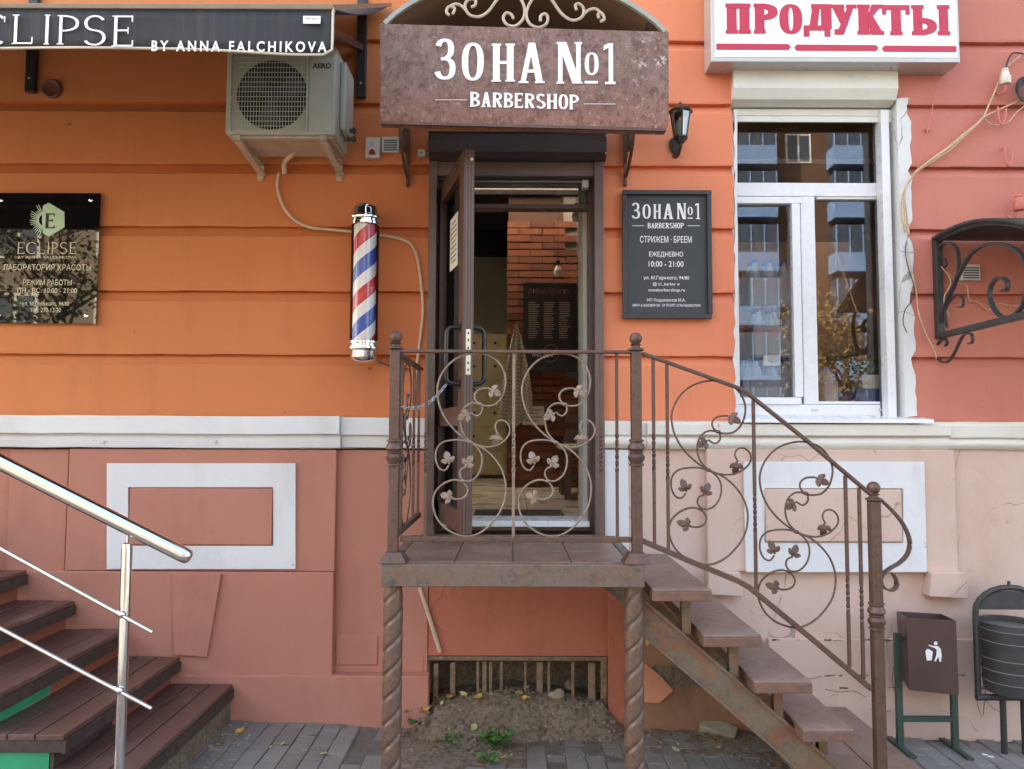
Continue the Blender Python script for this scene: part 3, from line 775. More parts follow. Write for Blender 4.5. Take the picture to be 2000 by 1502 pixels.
# ================================================================== DOORWAY
door = thing('doorway', (0, .05, zz(1040)), None, None); door.parent = B; door.location = WL[door.name] - WL[B.name]
FL = 1.6 - .547 + .008
def dbox(name, mat, x0, y0, x1, y1, Yf, Yb, bevel=.003): return MB().pbox(x0, y0, x1, y1, Yf, Yb).build(name, mat, door, bevel=bevel)
dbox('shutter_guide', 'frame_brown', 834, 306, 850, 1046, -.06, .05); dbox('shutter_guide', 'frame_brown', 1162, 306, 1180, 1046, -.06, .05)
dbox('door_frame', 'door_brown', 846, 306, 862, 1036, .051, .16); dbox('door_frame', 'door_brown', 1150, 306, 1166, 1036, .051, .16)
dbox('transom', 'frame_brown', 850.5, 308, 1161.5, 343, -.045, .05)
dbox('shutter_slot', 'black_metal', 850.5, 343.5, 1161.5, 352, .0, .05)
dbox('transom_bar', 'door_brown', 862, 398, 1150, 407, .06, .14); dbox('transom_bar', 'door_brown', 862, 345, 1150, 360, .06, .14)
dbox('fanlight', 'glass_door', 862, 360, 1150, 398, .1, .104, 0)
dbox('closer_arm', 'galvanised', 905, 351, 1140, 355, .02, .03, .001); dbox('closer_body', 'plastic_grey', 1137, 345, 1150, 366, .0, .05)
xa, xb = xx(832, -.12), xx(1186, -.12)
pr = [(.02, zz(255, -.14)), (-.13, zz(255, -.14)), (-.142, zz(262, -.14)), (-.15, zz(276, -.14)), (-.15, zz(297, -.14)), (-.11, zz(306, -.14)), (.02, zz(306, -.14))]
MB().prism([(xa, y, z) for y, z in pr], (xb - xa, 0, 0)).build('roller_shutter_box', 'shutter_dark', door, bevel=.003)
for px in (835.5, 1183):
    for py in (265, 299): MB().lathe(P(px, py, -.151), [(0, -.004), (.004, -.003), (.005, .003)], 8, 'y').build('bolt', 'galvanised', door)
dbox('threshold', 'pvc_white', 862, 1018, 1152, 1029, .0, .3)
mb = MB(); mb.box(xx(1138, .2), xx(1153, .2) , .165, .5, FL, 3.2); mb.box(xx(840, .2), xx(862, .2), .165, .5, FL, 3.2); mb.build('inner_jamb', 'interior_white', door)
# open glazed leaf, swung outward about its left edge
H = Vector((-.425, .10, 0)); E = Vector((-.222, -.60, 0)); u = (E - H).normalized(); nrm = Vector((u.y, -u.x, 0)); LW = (E - H).length    # nrm points to the inside face (+x)
if nrm.x < 0: nrm = -nrm
zb0, zt0 = 1.6 - 197 / 1500 * 3.84, 1.6 + 563 / 1500 * 3.84
leaf = thing('door_leaf', H + Vector((0, 0, zb0)), None, None); leaf.parent = B; leaf.location = WL[leaf.name] - WL[B.name]
def lb(name, mat, a0, a1, z0, z1, n0, n1, bevel=.003):
    c = H + u * (a0 + a1) / 2 + nrm * (n0 + n1) / 2 + Vector((0, 0, (z0 + z1) / 2))
    return MB().obox(c, u * (a1 - a0) / 2, nrm * (n1 - n0) / 2, (0, 0, (z1 - z0) / 2)).build(name, mat, leaf, bevel=bevel)
tk = .028
lb('stile', 'door_brown', LW - .10, LW, zb0, zt0, -tk, tk); lb('stile', 'door_brown', 0, .09, zb0, zt0, -tk, tk)
for dn in (-.014, .002, .016): lb('edge_rib', 'frame_brown', LW, LW + .004, zb0, zt0, dn - .004, dn + .004, .001)
zmid = zz(815, -.25)
for z0, z1 in ((zb0, zb0 + .11), (zmid - .05, zmid + .05), (zt0 - .10, zt0)): lb('rail', 'door_brown', .0905, LW - .1005, z0, z1, -tk, tk)
lb('pane', 'glass_door', .088, LW - .098, zb0 + .105, zmid - .048, -.006, .006, 0); lb('pane', 'glass_door', .088, LW - .098, zmid + .048, zt0 - .098, -.006, .006, 0)
zl = zz(688, -.6)
lb('lock_plate', 'steel_plate', LW + .0045, LW + .0065, zl - .115, zl + .115, -.012, .012, .001)
for k in (-.09, -.055, .02, .06, .095): lb('lock_slot', 'black_metal', LW + .0066, LW + .0075, zl + k - .006, zl + k + .006, -.004, .004, 0)
MB().sphere(H + u * (LW + .002) + nrm * .012 + Vector((0, 0, zt0 - .05)), .009, 8, 6).build('door_stop', 'porcelain', leaf, smooth=True)
# bow handles on both faces
for sgn in (-1, 1):
    za_, zb_ = zz(640, -.55), zz(750, -.55); o = H + u * (LW - .055); d = nrm * sgn
    pts = [o + d * tk + Vector((0, 0, za_)), o + d * (tk + .035) + Vector((0, 0, za_)), o + d * (tk + .062) + Vector((0, 0, za_ - .012)), o + d * (tk + .07) + Vector((0, 0, za_ - .05)),
           o + d * (tk + .07) + Vector((0, 0, zb_ + .05)), o + d * (tk + .062) + Vector((0, 0, zb_ + .012)), o + d * (tk + .035) + Vector((0, 0, zb_)), o + d * tk + Vector((0, 0, zb_))]
    MB().tube(cr(pts, 4), .0125, 10).build('handle', 'handle_black', leaf, smooth=True)
    for z_ in (za_, zb_): MB().obox(o + d * (tk + .004) + Vector((0, 0, z_)), u * .02, d * .004, (0, 0, .02)).build('handle_rose', 'handle_black', leaf, bevel=.002)
# paper notice taped to the glass
note_c = H + u * (LW * .55) - nrm * .009 + Vector((0, 0, zz(468, -.35)))
n_ = MB().obox(note_c, u * .10, nrm * .0006, (0, 0, .145)).build('paper_notice', 'paper', None)
tag(n_, 'white printed notice taped to the glass of the open door', 'notice')
ln = MB()
for k in range(9):
    wdt = .075 if k % 4 else .05
    ln.obox(note_c - nrm * .0009 + Vector((0, 0, .11 - .027 * k)), u * wdt, nrm * .0002, (0, 0, .004))
o = ln.build('printed_lines', 'black_metal', n_)

# ================================================================== BARBERSHOP INTERIOR
IN = thing('barbershop_room', (0, 3, FL), 'dim barbershop room seen through the open door', 'room', kind='structure'); del IN['category']
mb = MB(); mb.box(-1.7, 1.25, .31, 5.6, FL - .06, FL); mb.build('floor', 'floor_cream', IN)
for i in range(5):
    MB().box(-1.69 + i * .6, -1.688 + i * .6 + .004, .32, 5.5, FL, FL + .0015).build('floor_joint', 'grout', IN)
for j in range(8):
    MB().box(-1.69, 1.24, .5 + j * .6, .506 + j * .6, FL + .0002, FL + .0012).build('floor_joint', 'grout', IN)
mb = MB(); mb.box(-1.75, -1.7, .31, 5.6, FL, 4.04); mb.box(1.25, 1.3, .31, 5.6, FL, 4.04); mb.box(-1.7, 1.25, 5.6, 5.65, FL, 4.04); mb.box(-1.7, 1.25, .305, .31, 3.35, 4.04)
mb.build('side_wall', 'interior_white', IN)
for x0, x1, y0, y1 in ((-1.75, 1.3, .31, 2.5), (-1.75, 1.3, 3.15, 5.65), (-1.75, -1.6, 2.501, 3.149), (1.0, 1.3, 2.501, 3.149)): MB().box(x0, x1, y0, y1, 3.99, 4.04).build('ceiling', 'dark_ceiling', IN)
mb = MB(); mb.box(-1.62, 1.02, 2.48, 2.5, 4.04, 4.2); mb.box(-1.62, 1.02, 3.15, 3.17, 4.04, 4.2); mb.box(-1.62, -1.6, 2.5, 3.15, 4.04, 4.2); mb.box(1.0, 1.02, 2.5, 3.15, 4.04, 4.2); mb.build('added_rooflight_shaft', 'interior_white', IN)  # lining of the added roof opening that lets light into the room
# brick pier with each brick its own piece
by = 3.18; bx0, bx1 = xx(990, by), xx(1132, by); bz0, bz1 = FL, zz(404, by)
MB().box(bx0 + .01, bx1 + .02, by + .02, by + .35, bz0, 3.98).build('brick_pier', 'mortar', IN)
rw = .072; bl = .235; first = None; nb = 0
for r in range(int((3.75 - bz0) / rw)):
    x = bx0 - (bl / 2 if r % 2 else 0)
    while x < bx1:
        x0, x1 = max(x, bx0), min(x + bl - .01, bx1)
        edge = bx1 - .13 + .09 * sin(r * .7) + .05 * sin(r * 1.9)
        if x1 - x0 > .04 and x0 < edge:
            z_ = bz0 + r * rw + .031; dy = random.uniform(-.006, .006)
            if first is None: first = MB().box(-.5, .5, -.03, .03, -.031, .031).build('brick', 'brick_red', IN); o = first
            else: o = clone(first, 'brick', IN, (0, 0, 0))
            o.location = Vector(((x0 + x1) / 2, by + .0 + dy, z_)) - WL[IN.name]; o.scale = (x1 - x0, 1, 1); o.rotation_euler = (random.uniform(-.02, .02), 0, random.uniform(-.02, .02)); nb += 1
        x += bl
MB().box(bx1 - .16, bx1 + .3, by + .002, by + .019, bz0, 3.98).build('plaster_patch', 'grey_plaster', IN)
MB().box(xx(1133, by), 1.24, by - .05, by + .3, FL, 3.98).build('partition', 'grey_plaster', IN)
# lockers
lk = thing('locker_cabinet', (xx(950, 4.6), 4.6, FL), 'tall cream locker cabinet with round knobs at the back of the barbershop', 'lockers')
lx0, lx1, lz1 = xx(905, 4.6), xx(989, 4.6), zz(652, 4.6)
MB().box(lx0, lx1, 4.6, 5.1, FL + .04, lz1).build('carcass', 'locker_cream', lk, bevel=.004)
rows = 6; dh = (lz1 - FL - .06) / rows
for r in range(rows):
    for c in range(2):
        xa, xb = (lx0 + .01, xx(949, 4.6)) if c == 0 else (xx(950, 4.6), lx1 - .01); z0 = FL + .05 + r * dh
        d_ = MB().box(xa, xb - .006, 4.58, 4.6, z0 + .005, z0 + dh - .005).build('locker_door', 'locker_cream', lk, bevel=.003)
        MB().sphere((xa + (xb - xa) * .45, 4.566, z0 + dh * .62), .017, 8, 6).build('knob', 'black_metal', d_, smooth=True)
MB().box(xx(880, 4.5), xx(990, 4.5), 4.5, 4.55, zz(500, 4.5), zz(395, 4.5)).build('hanging_screen', 'black_metal', None)
tag(bpy.data.objects['hanging_screen'], 'black screen hanging above the lockers inside the barbershop', 'screen')
# honour board
hb = thing('wall_poster', (xx(1074, 3.1), 3.1, zz(725, 3.1)), 'black poster of name lists on the brick wall inside the door', 'poster')
MB().pbox(1022, 552, 1127, 726, 3.11, 3.135).build('panel', 'black_metal', hb, bevel=.002)
text('heading', 'СТЕНА ПОЧЕТА', 1032, 1112, 564, 575, 3.108, 'copper_brown', hb)
mb = MB()
for c in (1043, 1073, 1103):
    for r in range(17):
        w_ = random.uniform(7, 11); mb.pbox(c - 11, 590 + r * 4.3, c - 11 + w_ * 2, 591.6 + r * 4.3, 3.1075, 3.1095)
mb.build('name_lines', 'grout', hb)
text('signature', 'Мастера', 1040, 1080, 684, 700, 3.107, 'letter_white', hb)
c = P(1076, 690, 3.107); MB().tube([c + Vector((cos(a) * .075, 0, sin(a) * .085)) for a in [2*pi*k/28 for k in range(28)]], .003, 5, True).build('ring_mark', 'grout', hb)
# towel on a hook
tw = thing('hanging_towel', P(1008, 835, 2.95), 'grey checked towel hanging from a hook in the barbershop', 'towel')
tx, ty = P(1009, 632, 2.98), 2.98
def tow(a, b):
    lx, rx = (974 + (1 - b) ** 1.5 * 33, 1041 - (1 - b) ** 1.7 * 31); bot = 838 - abs(a - .45) * 60
    py = 634 + (bot - 634) * b; p = P(lx + (rx - lx) * a, py, ty - .02 - .035 * sin(a * 15 + b) * (.3 + .7 * b)); return p
t_ = NT('towel_check'); ck = t_.n('ShaderNodeTexChecker'); ck.inputs['Scale'].default_value = 55; t_.l(t_.pos, ck.inputs['Vector'])
ck.inputs['Color1'].default_value = (*lin((214, 208, 190)), 1); ck.inputs['Color2'].default_value = (*lin((158, 152, 136)), 1); t_.col(ck.outputs[0]); t_.set(.9)
MB().grid(tow, 22, 26).build('cloth', 'towel_check', tw, smooth=True, solid=.004, recalc=False)
MB().tube([P(1009, 628, 3.1), P(1009, 628, 2.97), P(1009, 634, 2.95), P(1009, 630, 2.94)], .006, 6).build('hook', 'black_metal', tw)
# pendant bulbs
for px, py, Y, s_, lab in ((1090, 532, 2.6, 1.0, 'lower frosted pendant bulb above the black poster inside the barbershop'), (1126, 424, 1.6, 1.0, 'upper frosted pendant bulb near the top of the door opening')):
    c = P(px, py, Y); bt = thing('pendant_bulb', c, lab, 'bulb')
    r = .042 * s_; MB().lathe(c, [(.001, -r), (r * .7, -r * .75), (r, 0), (r * .85, r * .6), (r * .5, r * 1.3), (r * .4, r * 1.6)], 14).build('globe', 'bulb', bt, smooth=True)
    MB().lathe(c, [(r * .45, r * 1.55), (r * .5, r * 1.7), (r * .5, r * 2.6), (.006, r * 2.8)], 10).build('socket', 'black_metal', bt); MB().tube([c + Vector((0, 0, r * 2.7)), (c.x, c.y, 3.99)], .003, 5).build('cord', 'black_metal', bt)
# paper sign, bench, mat
o = MB().pbox(1020, 793, 1063, 830, 3.12, 3.125).build('paper_sign', 'paper'); tag(o, 'small white paper sign on the brick wall below the black poster', 'sign')
mb = MB()
for k in range(4): mb.pbox(1026, 800 + k * 7, 1057 - 6 * (k % 2), 801.5 + k * 7, 3.1185, 3.1195)
mb.build('printed_lines', 'plastic_dark', o)
bn = thing('bench', P(1120, 970, 2.3), 'low wooden bench with white top beside the barbershop door jamb', 'bench')
bzt = zz(868, 2.0); x0, x1 = xx(1095, 2.0), xx(1138, 2.0) + .25
MB().box(x0, x1, 1.75, 2.6, bzt - .04, bzt).build('seat', 'interior_white', bn, bevel=.006)
for yy in (1.8, 2.3, 2.55): MB().box(x0 + .02, x0 + .07, yy, yy + .04, FL, bzt - .04).build('leg', 'bench_wood', bn)
MB().box(x0 + .02, x1, 1.85, 2.5, FL + .16, FL + .19).build('shelf', 'bench_wood', bn)
o = MB().box(xx(930, .75), xx(1098, .75), .55, .85, FL + .003, FL + .014).build('door_mat', 'mat_dark'); tag(o, 'dark doormat on the cream floor just inside the threshold', 'mat')
# ================================================================== PORCH: platform, twisted posts, open stair
YF = -1.09                                               # front of the porch
PT = zz(1102, YF)                                        # top of the tiles
st = thing('porch_stair', (0.3, -.6, gz(0)), 'brown steel porch with tiled landing, twisted posts and open steps', 'stairs')
xl, xr = xx(744, YF, 1120), xx(1259, YF, 1120); zfb = zz(1147, YF)
mb = MB(); mb.box(xl, xr, YF, YF + .05, zfb, PT - .002); mb.build('front_beam', 'fascia_metal', st, bevel=.004)
for x0, x1 in ((xl, xl + .05), (xr - .05, xr)): MB().box(x0, x1, YF + .0505, -.13, zfb, PT - .004).build('side_beam', 'fascia_metal', st, bevel=.004)
MB().box(xl + .051, xr - .051, YF + .051, -.115, zfb + .02, PT - .012).build('landing_slab', 'grout', st)
tw_, td_ = (xr - xl - .11) / 4, (1.09 - .12 - .06) / 3; ft = None
for i in range(4):
    for j in range(3):
        x0 = xl + .055 + i * tw_; y0 = YF + .056 + j * td_
        c = Vector((x0 + tw_ / 2, y0 + td_ / 2, PT - .006))
        if ft is None: ft = MB().box(c.x - tw_/2 + .002, c.x + tw_/2 - .002, c.y - td_/2 + .002, c.y + td_/2 - .002, PT - .013, PT).build('tile', 'tile_brown', st, bevel=.0015, seg=1)
        else: clone(ft, 'tile', st, (c.x, c.y, PT - .0065 + random.uniform(-.001, .001)))
def rope_post(name, c, z0, z1, r, parent, mat, pitch=.26, lobes=2):
    mb = MB(); n, m = 24, 90
    def fn(a, b):
        z = z0 + (z1 - z0) * b; th = 2 * pi * a; q = (th - 2 * pi * z / pitch * .5 * 2) * lobes / 2
        e = abs(sin(q)); rr = r * (1.0 - .2 * (1 - min(1, e / .5)) ** 1.3)
        end = min(1, (z1 - z) / .06); rr = rr * end + r * .86 * (1 - end)
        return Vector((c[0] + rr * cos(th), c[1] + rr * sin(th), z))
    mb.grid(fn, n * 3, m * 2); return mb.build(name, mat, parent, smooth=True, weld=True)
for px in (767, 1238):
    x = xx(px, YF + .07, 1250); rope_post('support_post', (x, YF + .07), gz(x) - .05, zfb - .001, .043, st, 'iron_post', .21)
    MB().box(x - .075, x + .075, YF, YF + .15, gz(x) - .02, gz(x) + .008).build('foot_plate', 'iron_brown', st)
# square caps at the landing corners that carry the newels
NY = -1.035
for px in (770, 1243):
    x = xx(px, NY, 1080); b0 = PT; MB().add([(x-.062,YF-.003,b0-.0),(x+.062,YF-.003,b0),(x+.062,YF+.115,b0),(x-.062,YF+.115,b0),(x-.035,NY-.035,b0+.045),(x+.035,NY-.035,b0+.045),(x+.035,NY+.035,b0+.045),(x-.035,NY+.035,b0+.045)],
        [(0,1,2,3),(4,7,6,5),(0,4,5,1),(1,5,6,2),(2,6,7,3),(3,7,4,0)]).build('corner_cap', 'iron_brown', st, bevel=.003)
# treads
TR = [(1274, 1391, 1152), (1374, 1488, 1241), (1473, 1587, 1331), (1568, 1668, 1425)]
for i, (a, b, py) in enumerate(TR):
    z_ = zz(py, YF, 1400); x0, x1 = xx(a, YF, py), xx(b, YF, py)
    tr = MB().box(x0, x1, YF, -.105, z_ - .05, z_ - .010).build('tread', 'tile_edge', st, bevel=.003)
    m_ = 3
    for k in range(m_):
        y0 = YF + .002 + (1.09 - .11) * k / m_; y1 = YF + (1.09 - .11) * (k + 1) / m_
        MB().box(x0 + .002, x1 - .002, y0, y1 - .003, z_ - .0095, z_).build('tile', 'tile_brown', tr, bevel=.0015, seg=1)
    px = (1338, 1430, 1517, 1604)[i]; xs_ = xx(px, -.95, py); 
    zlow = z_ - .05 - (.17 if i < 3 else .10)
    for yy in (-.95, -.3): MB().box(xs_ - .02, xs_ + .02, yy - .02, yy + .02, zlow, z_ - .0505).build('tread_bracket', 'stringer_rust', st, bevel=.002)
# stringers
for yy, ex in ((-.985, .03), (-.30, .03)):
    a, b = P(1252, 1168, -.96), P(1640, 1502, -.96); th = .115
    d = (b - a); d.y = 0; d.normalize(); b = a + d * ((gz(1.5) - a.z) / d.z); nn = Vector((-d.z, 0, d.x)); nn = nn if nn.z < 0 else -nn
    q = [Vector((p.x, yy, p.z)) for p in (a, b, b + nn * th, a + nn * th)]
    MB().prism(q, (0, .012, 0)).build('stringer', 'stringer_rust', st)
    for s_ in (0, 1):
        o1, o2 = (a, b) if s_ == 0 else (a + nn * th, b + nn * th)
        MB().bar(Vector((o1.x, yy + .03, o1.z)), Vector((o2.x, yy + .03, o2.z)), .075, .012, (nn.x, 0, nn.z)).build('stringer_flange', 'stringer_rust', st)
# bottom slab step
bx0, bx1 = 1.40, 1.845; bz = 1.6 - 1.5
bs = MB().box(bx0, bx1, -1.075, -.105, gz(1.85) - .05, bz - .012).build('bottom_step', 'stone_grey', st, bevel=.006)
for k in range(3):
    for i in range(2): MB().box(bx0 + .004 + i * .222, bx0 + .222 + i * .222 - .001, -1.07 + k * .32, -1.07 + (k + 1) * .32 - .004, bz - .0118, bz).build('tile', 'tile_brown', bs, bevel=.0015, seg=1)

# ================================================================== WROUGHT-IRON RAILING
RY = NY
rl = thing('iron_railing', (0.3, RY, PT), 'brown wrought iron railing with leaf scrolls around the porch and steps', 'railing')
def newel(px, py_top, py_base, zbase, coll):
    x = xx(px, RY, (py_top + py_base) / 2); zt = zz(py_top, RY, px); s_ = .0225
    o = MB().box(x - s_, x + s_, RY - s_, RY + s_, zbase, zt).build('newel', 'iron_brown', rl, bevel=.004)
    zc = zz(coll, RY, px)
    MB().lathe((x, RY, zc), [(.024, -.06), (.034, -.056), (.034, -.05), (.026, -.046), (.036, -.03), (.038, -.018), (.028, -.004), (.033, 0), (.028, .004), (.038, .018), (.036, .03), (.026, .046), (.034, .05), (.034, .056), (.024, .06)], 16).build('collar', 'iron_brown', o, smooth=True)
    MB().lathe((x, RY, zt), [(.024, -.002), (.036, .004), (.036, .010), (.020, .016), (.018, .024), (.026, .028), (.02, .032)], 16).build('cap', 'iron_brown', o, smooth=True)
    MB().sphere((x, RY, zt + .056), .0285, 16, 10).build('ball', 'iron_brown', o, smooth=True)
    return x
newel(770, 683, 1090, PT + .04, 884); newel(1243, 686, 1090, PT + .04, 884); xn = newel(1713, 978, 1490, bz, 1203)
MB().add([(xn-.06,RY-.06,bz),(xn+.06,RY-.06,bz),(xn+.06,RY+.06,bz),(xn-.06,RY+.06,bz),(xn-.03,RY-.03,bz+.02),(xn+.03,RY-.03,bz+.02),(xn+.03,RY+.03,bz+.02),(xn-.03,RY+.03,bz+.02)],[(0,1,2,3),(4,7,6,5),(0,4,5,1),(1,5,6,2),(2,6,7,3),(3,7,4,0)]).build('foot_plate', 'iron_brown', rl)
def rail(pts, w=.034, t=.014, name='handrail', mat='iron_brown', cap=True):
    """flat bar following points, as straight runs overlapping a little at the bends"""
    mb = MB(); n = len(pts); vs = []; fs = []
    for i, p in enumerate(pts):
        a = pts[max(i-1, 0)]; b = pts[min(i+1, n-1)]; d = (b - a).normalized(); up = Vector((0, 1, 0)).cross(d); up = -up if up.z < 0 else up
        if abs(d.y) > .5: up = Vector((0, 0, 1)); side = Vector((1, 0, 0))
        else: side = Vector((0, 1, 0))
        for s1, s2 in ((-1,-1),(1,-1),(1,1),(-1,1)): vs.append(p + side * s1 * w / 2 + up * s2 * t / 2)
    for i in range(n - 1):
        for k in range(4): fs.append((i*4+k, i*4+(k+1)%4, (i+1)*4+(k+1)%4, (i+1)*4+k))
    fs += [(0,1,2,3), tuple((n-1)*4+k for k in range(4))]
    return mb.add(vs, fs).build(name, mat, rl, bevel=.003)
rail([P(782, 686, RY), P(1232, 688, RY)]); rail([P(782, 1052, RY), P(1232, 1054, RY)], .024, .024, 'bottom_rail')
rail([P(1254, 690, RY), P(1340, 721, RY), P(1440, 757, RY), P(1462, 770, RY), P(1580, 864, RY), P(1701, 966, RY)])
rail([P(1254, 1056, RY), P(1350, 1097, RY), P(1440, 1134, RY), P(1462, 1146, RY), P(1580, 1243, RY), P(1701, 1345, RY)], .024, .024, 'bottom_rail')
# side railing back to the wall
X0 = xx(770, RY, 800); SY = -.16
zt_, zb_ = zz(687, RY, 770), zz(1050, RY, 770)
MB().bar((X0, RY + .025, zt_), (X0, SY + .08, zt_), .034, .014).build('handrail', 'iron_brown', rl); MB().bar((X0, RY + .025, zb_), (X0, SY + .08, zb_), .024, .024).build('bottom_rail', 'iron_brown', rl)
def twist_bar(p0, p1, s, t0, t1, mat='iron_brown', turns=3, name='baluster'):
    """square bar, twisted between fractions t0..t1 of its height"""
    p0, p1 = Vector(p0), Vector(p1); n = 44; vs = []; fs = []
    for i in range(n + 1):
        f = i / n; a = 0 if f < t0 else (f - t0) / (t1 - t0) if f < t1 else 1
        for k in range(4):
            th = pi / 4 + k * pi / 2 + a * turns * 2 * pi / 2; vs.append(p0 + (p1 - p0) * f + Vector((cos(th), sin(th), 0)) * s * .7071)
    for i in range(n):
        for k in range(4): fs.append((i*4+k, i*4+(k+1)%4, (i+1)*4+(k+1)%4, (i+1)*4+k))
    fs += [(0,1,2,3), tuple(n*4+k for k in range(4))]
    return MB().add(vs, fs).build(name, mat, rl)
def bal(px, pt, pb, ta, tb, **k):
    a, b = P(px, pb, RY), P(px, pt, RY); a.x = b.x = (a.x + b.x) / 2
    twist_bar(a, b, .013, (pb - tb) / (pb - pt), (pb - ta) / (pb - pt), **k)
for px in (832, 1003, 1174, 1205): bal(px, 690, 1048, 845, 925, mat='iron_worn' if px == 1003 else 'iron_brown')
bal(1277, 701, 1062, 848, 920); bal(1304, 711, 1074, 866, 938); bal(1474, 782, 1152, 970, 1040); bal(1655, 929, 1303, 1124, 1200); bal(1682, 952, 1326, 1146, 1222)
for f in (.25, .72, .95): twist_bar((X0, RY + (SY - RY + .08) * f, zb_), (X0, RY + (SY - RY + .08) * f, zt_), .013, .35, .55)
# leaf-scroll motif, traced in the plane of the railing (units: crop pixels x .373 around its collar)
K = .373 * (RY - CAM.y) / F
BIG = [(575,372),(530,376),(503,400),(503,432),(530,458),(570,465),(612,452),(648,405),(662,330),(640,258),(585,205),(500,188),(410,212),(345,268),(308,345),(306,420),(328,495),(368,560),(422,615),(480,655),
       (552,690),(610,745),(648,808),(666,890),(650,985),(602,1062),(540,1118),(468,1142),(385,1120),(318,1064),(287,985),(298,915),(345,868),(402,850),(448,868),(467,902),(455,935),(420,950),(385,945)]
SM1 = [(480,498),(510,517),(535,500),(538,470),(520,455),(480,452),(443,480),(426,535),(436,598),(468,642),(515,670),(580,679),(640,658),(680,615),(682,572),(655,542),(622,545),(608,575),(622,612)]
SM2 = [(368,775),(348,800),(318,790),(299,745),(304,690),(335,656),(385,644),(440,645),(495,665),(533,710),(540,765),(522,820),(485,853),(445,853),(425,825),(432,795),(458,782)]
LEAF = [(575,374,-28),(478,502,205),(615,610,-95),(372,770,108),(452,784,58),(392,944,165)]
def leaf_pts(L):
    """ivy leaf with three lobes, base at the origin, tip along +x"""
    h = [(0, .05), (.14, .10), (.10, .26), (.22, .42), (.42, .52), (.52, .38), (.46, .2), (.6, .26), (.82, .2), (1, .0)]
    return [(x * L, y * L) for x, y in h] + [(x * L, -y * L) for x, y in h[::-1][1:]]
def motif(name, org, sx=1.0, plane='xz', kd=1.0, mat='iron_brown'):
    """org: collar position; plane xz (railing front) or yz (side)"""
    def M3(p, off=0):
        a, b = (p[0] - 480) * K * sx, -(p[1] - 655) * K
        return org + (Vector((a, off, b)) if plane == 'xz' else Vector((off, a, b)))
    root = MB().tube(cr([M3(p) for p in BIG], 5), .0046, 7).build(name, mat, rl, smooth=True)
    for q, off in ((SM1, .0), (SM2, .0)): MB().tube(cr([M3(p, off) for p in q], 5), .0043, 7).build('scroll_branch', mat, root, smooth=True)
    for c in ((480, 655), (528, 456), (440, 856)): MB().sphere(M3(c), .012, 8, 6, (1, 1, .7)).build('collar', mat, root, smooth=True)
    for x, y, ang in LEAF:
        a = radians(ang) if sx > 0 else pi - radians(ang); ca, sa = cos(a), sin(a); rr = random.uniform(.012, .02) * (-1 if y < 600 else 1)
        base = M3((x, y)); pts = []
        L = .062
        for u_, v_ in leaf_pts(L):
            lift = rr * (u_ / L) - abs(v_) * .35
            w_ = Vector((ca * u_ - sa * v_, lift, sa * u_ + ca * v_)); 
            if plane != 'xz': w_ = Vector((w_.y, w_.x, w_.z))
            pts.append(base + w_)
        # fan from the midrib so the blade is cupped
        n = len(pts); mid = []
        m = MB(); th = Vector((0, .0016, 0)) if plane == 'xz' else Vector((.0016, 0, 0))
        vs = [p - th for p in pts] + [p + th for p in pts]; cidx = len(vs)
        cpt = sum(pts, Vector()) / n; vs += [cpt - th - (Vector((0,.006,0)) if plane=='xz' else Vector((.006,0,0))), cpt + th - (Vector((0,.006,0)) if plane=='xz' else Vector((.006,0,0)))]
        fs = []
        for i in range(n):
            j = (i + 1) % n; fs += [(i, j, cidx), (n + j, n + i, cidx + 1), (i, n + i, n + j, j)]
        m.add(vs, fs).build('leaf', mat, root)
motif('scroll', P(919, 864, RY), mat='iron_worn'); motif('scroll', P(1085, 864, RY), mat='iron_worn')
motif('scroll', P(1384, 918, RY), 1.08); motif('scroll', P(1556, 1039, RY), 1.06)
motif('scroll', Vector((X0, -.63, (zt_ + zb_) / 2)), 1.0, 'yz')
# handrail volute below the last newel
pts = [P(a, b, RY) for a, b in ((1722, 978), (1745, 1000), (1765, 1026), (1776, 1054), (1773, 1080), (1758, 1098), (1738, 1110), (1724, 1122), (1720, 1136), (1727, 1148), (1740, 1153), (1750, 1146), (1750, 1132), (1743, 1120))]
rail(cr(pts, 5), .030, .009, 'volute')

# chain between the door handle and the railing
ch = thing('chain', P(840, 800, -.75), 'thin steel chain linking the door handle to the porch railing', 'chain')
hp = H + u * (LW - .055) - nrm * (tk + .07) + Vector((0, 0, zz(752, -.55))); rp = Vector((X0, -.83, zz(795, -.83)))
path = [hp.lerp(rp, f) + Vector((0, 0, -.05 * sin(pi * f))) for f in [k / 19 for k in range(20)]]
for k in range(19):
    a, b = path[k], path[k + 1]; d = (b - a).normalized(); c = (a + b) / 2; s1 = Vector((0, 0, 1)) if k % 2 else d.cross(Vector((0, 0, 1))).normalized(); L = (b - a).length * .72
    MB().tube([c + d * cos(2*pi*q/12) * L + s1 * sin(2*pi*q/12) * .008 for q in range(12)], .0024, 5, True).build('link', 'galvanised', ch, smooth=True)

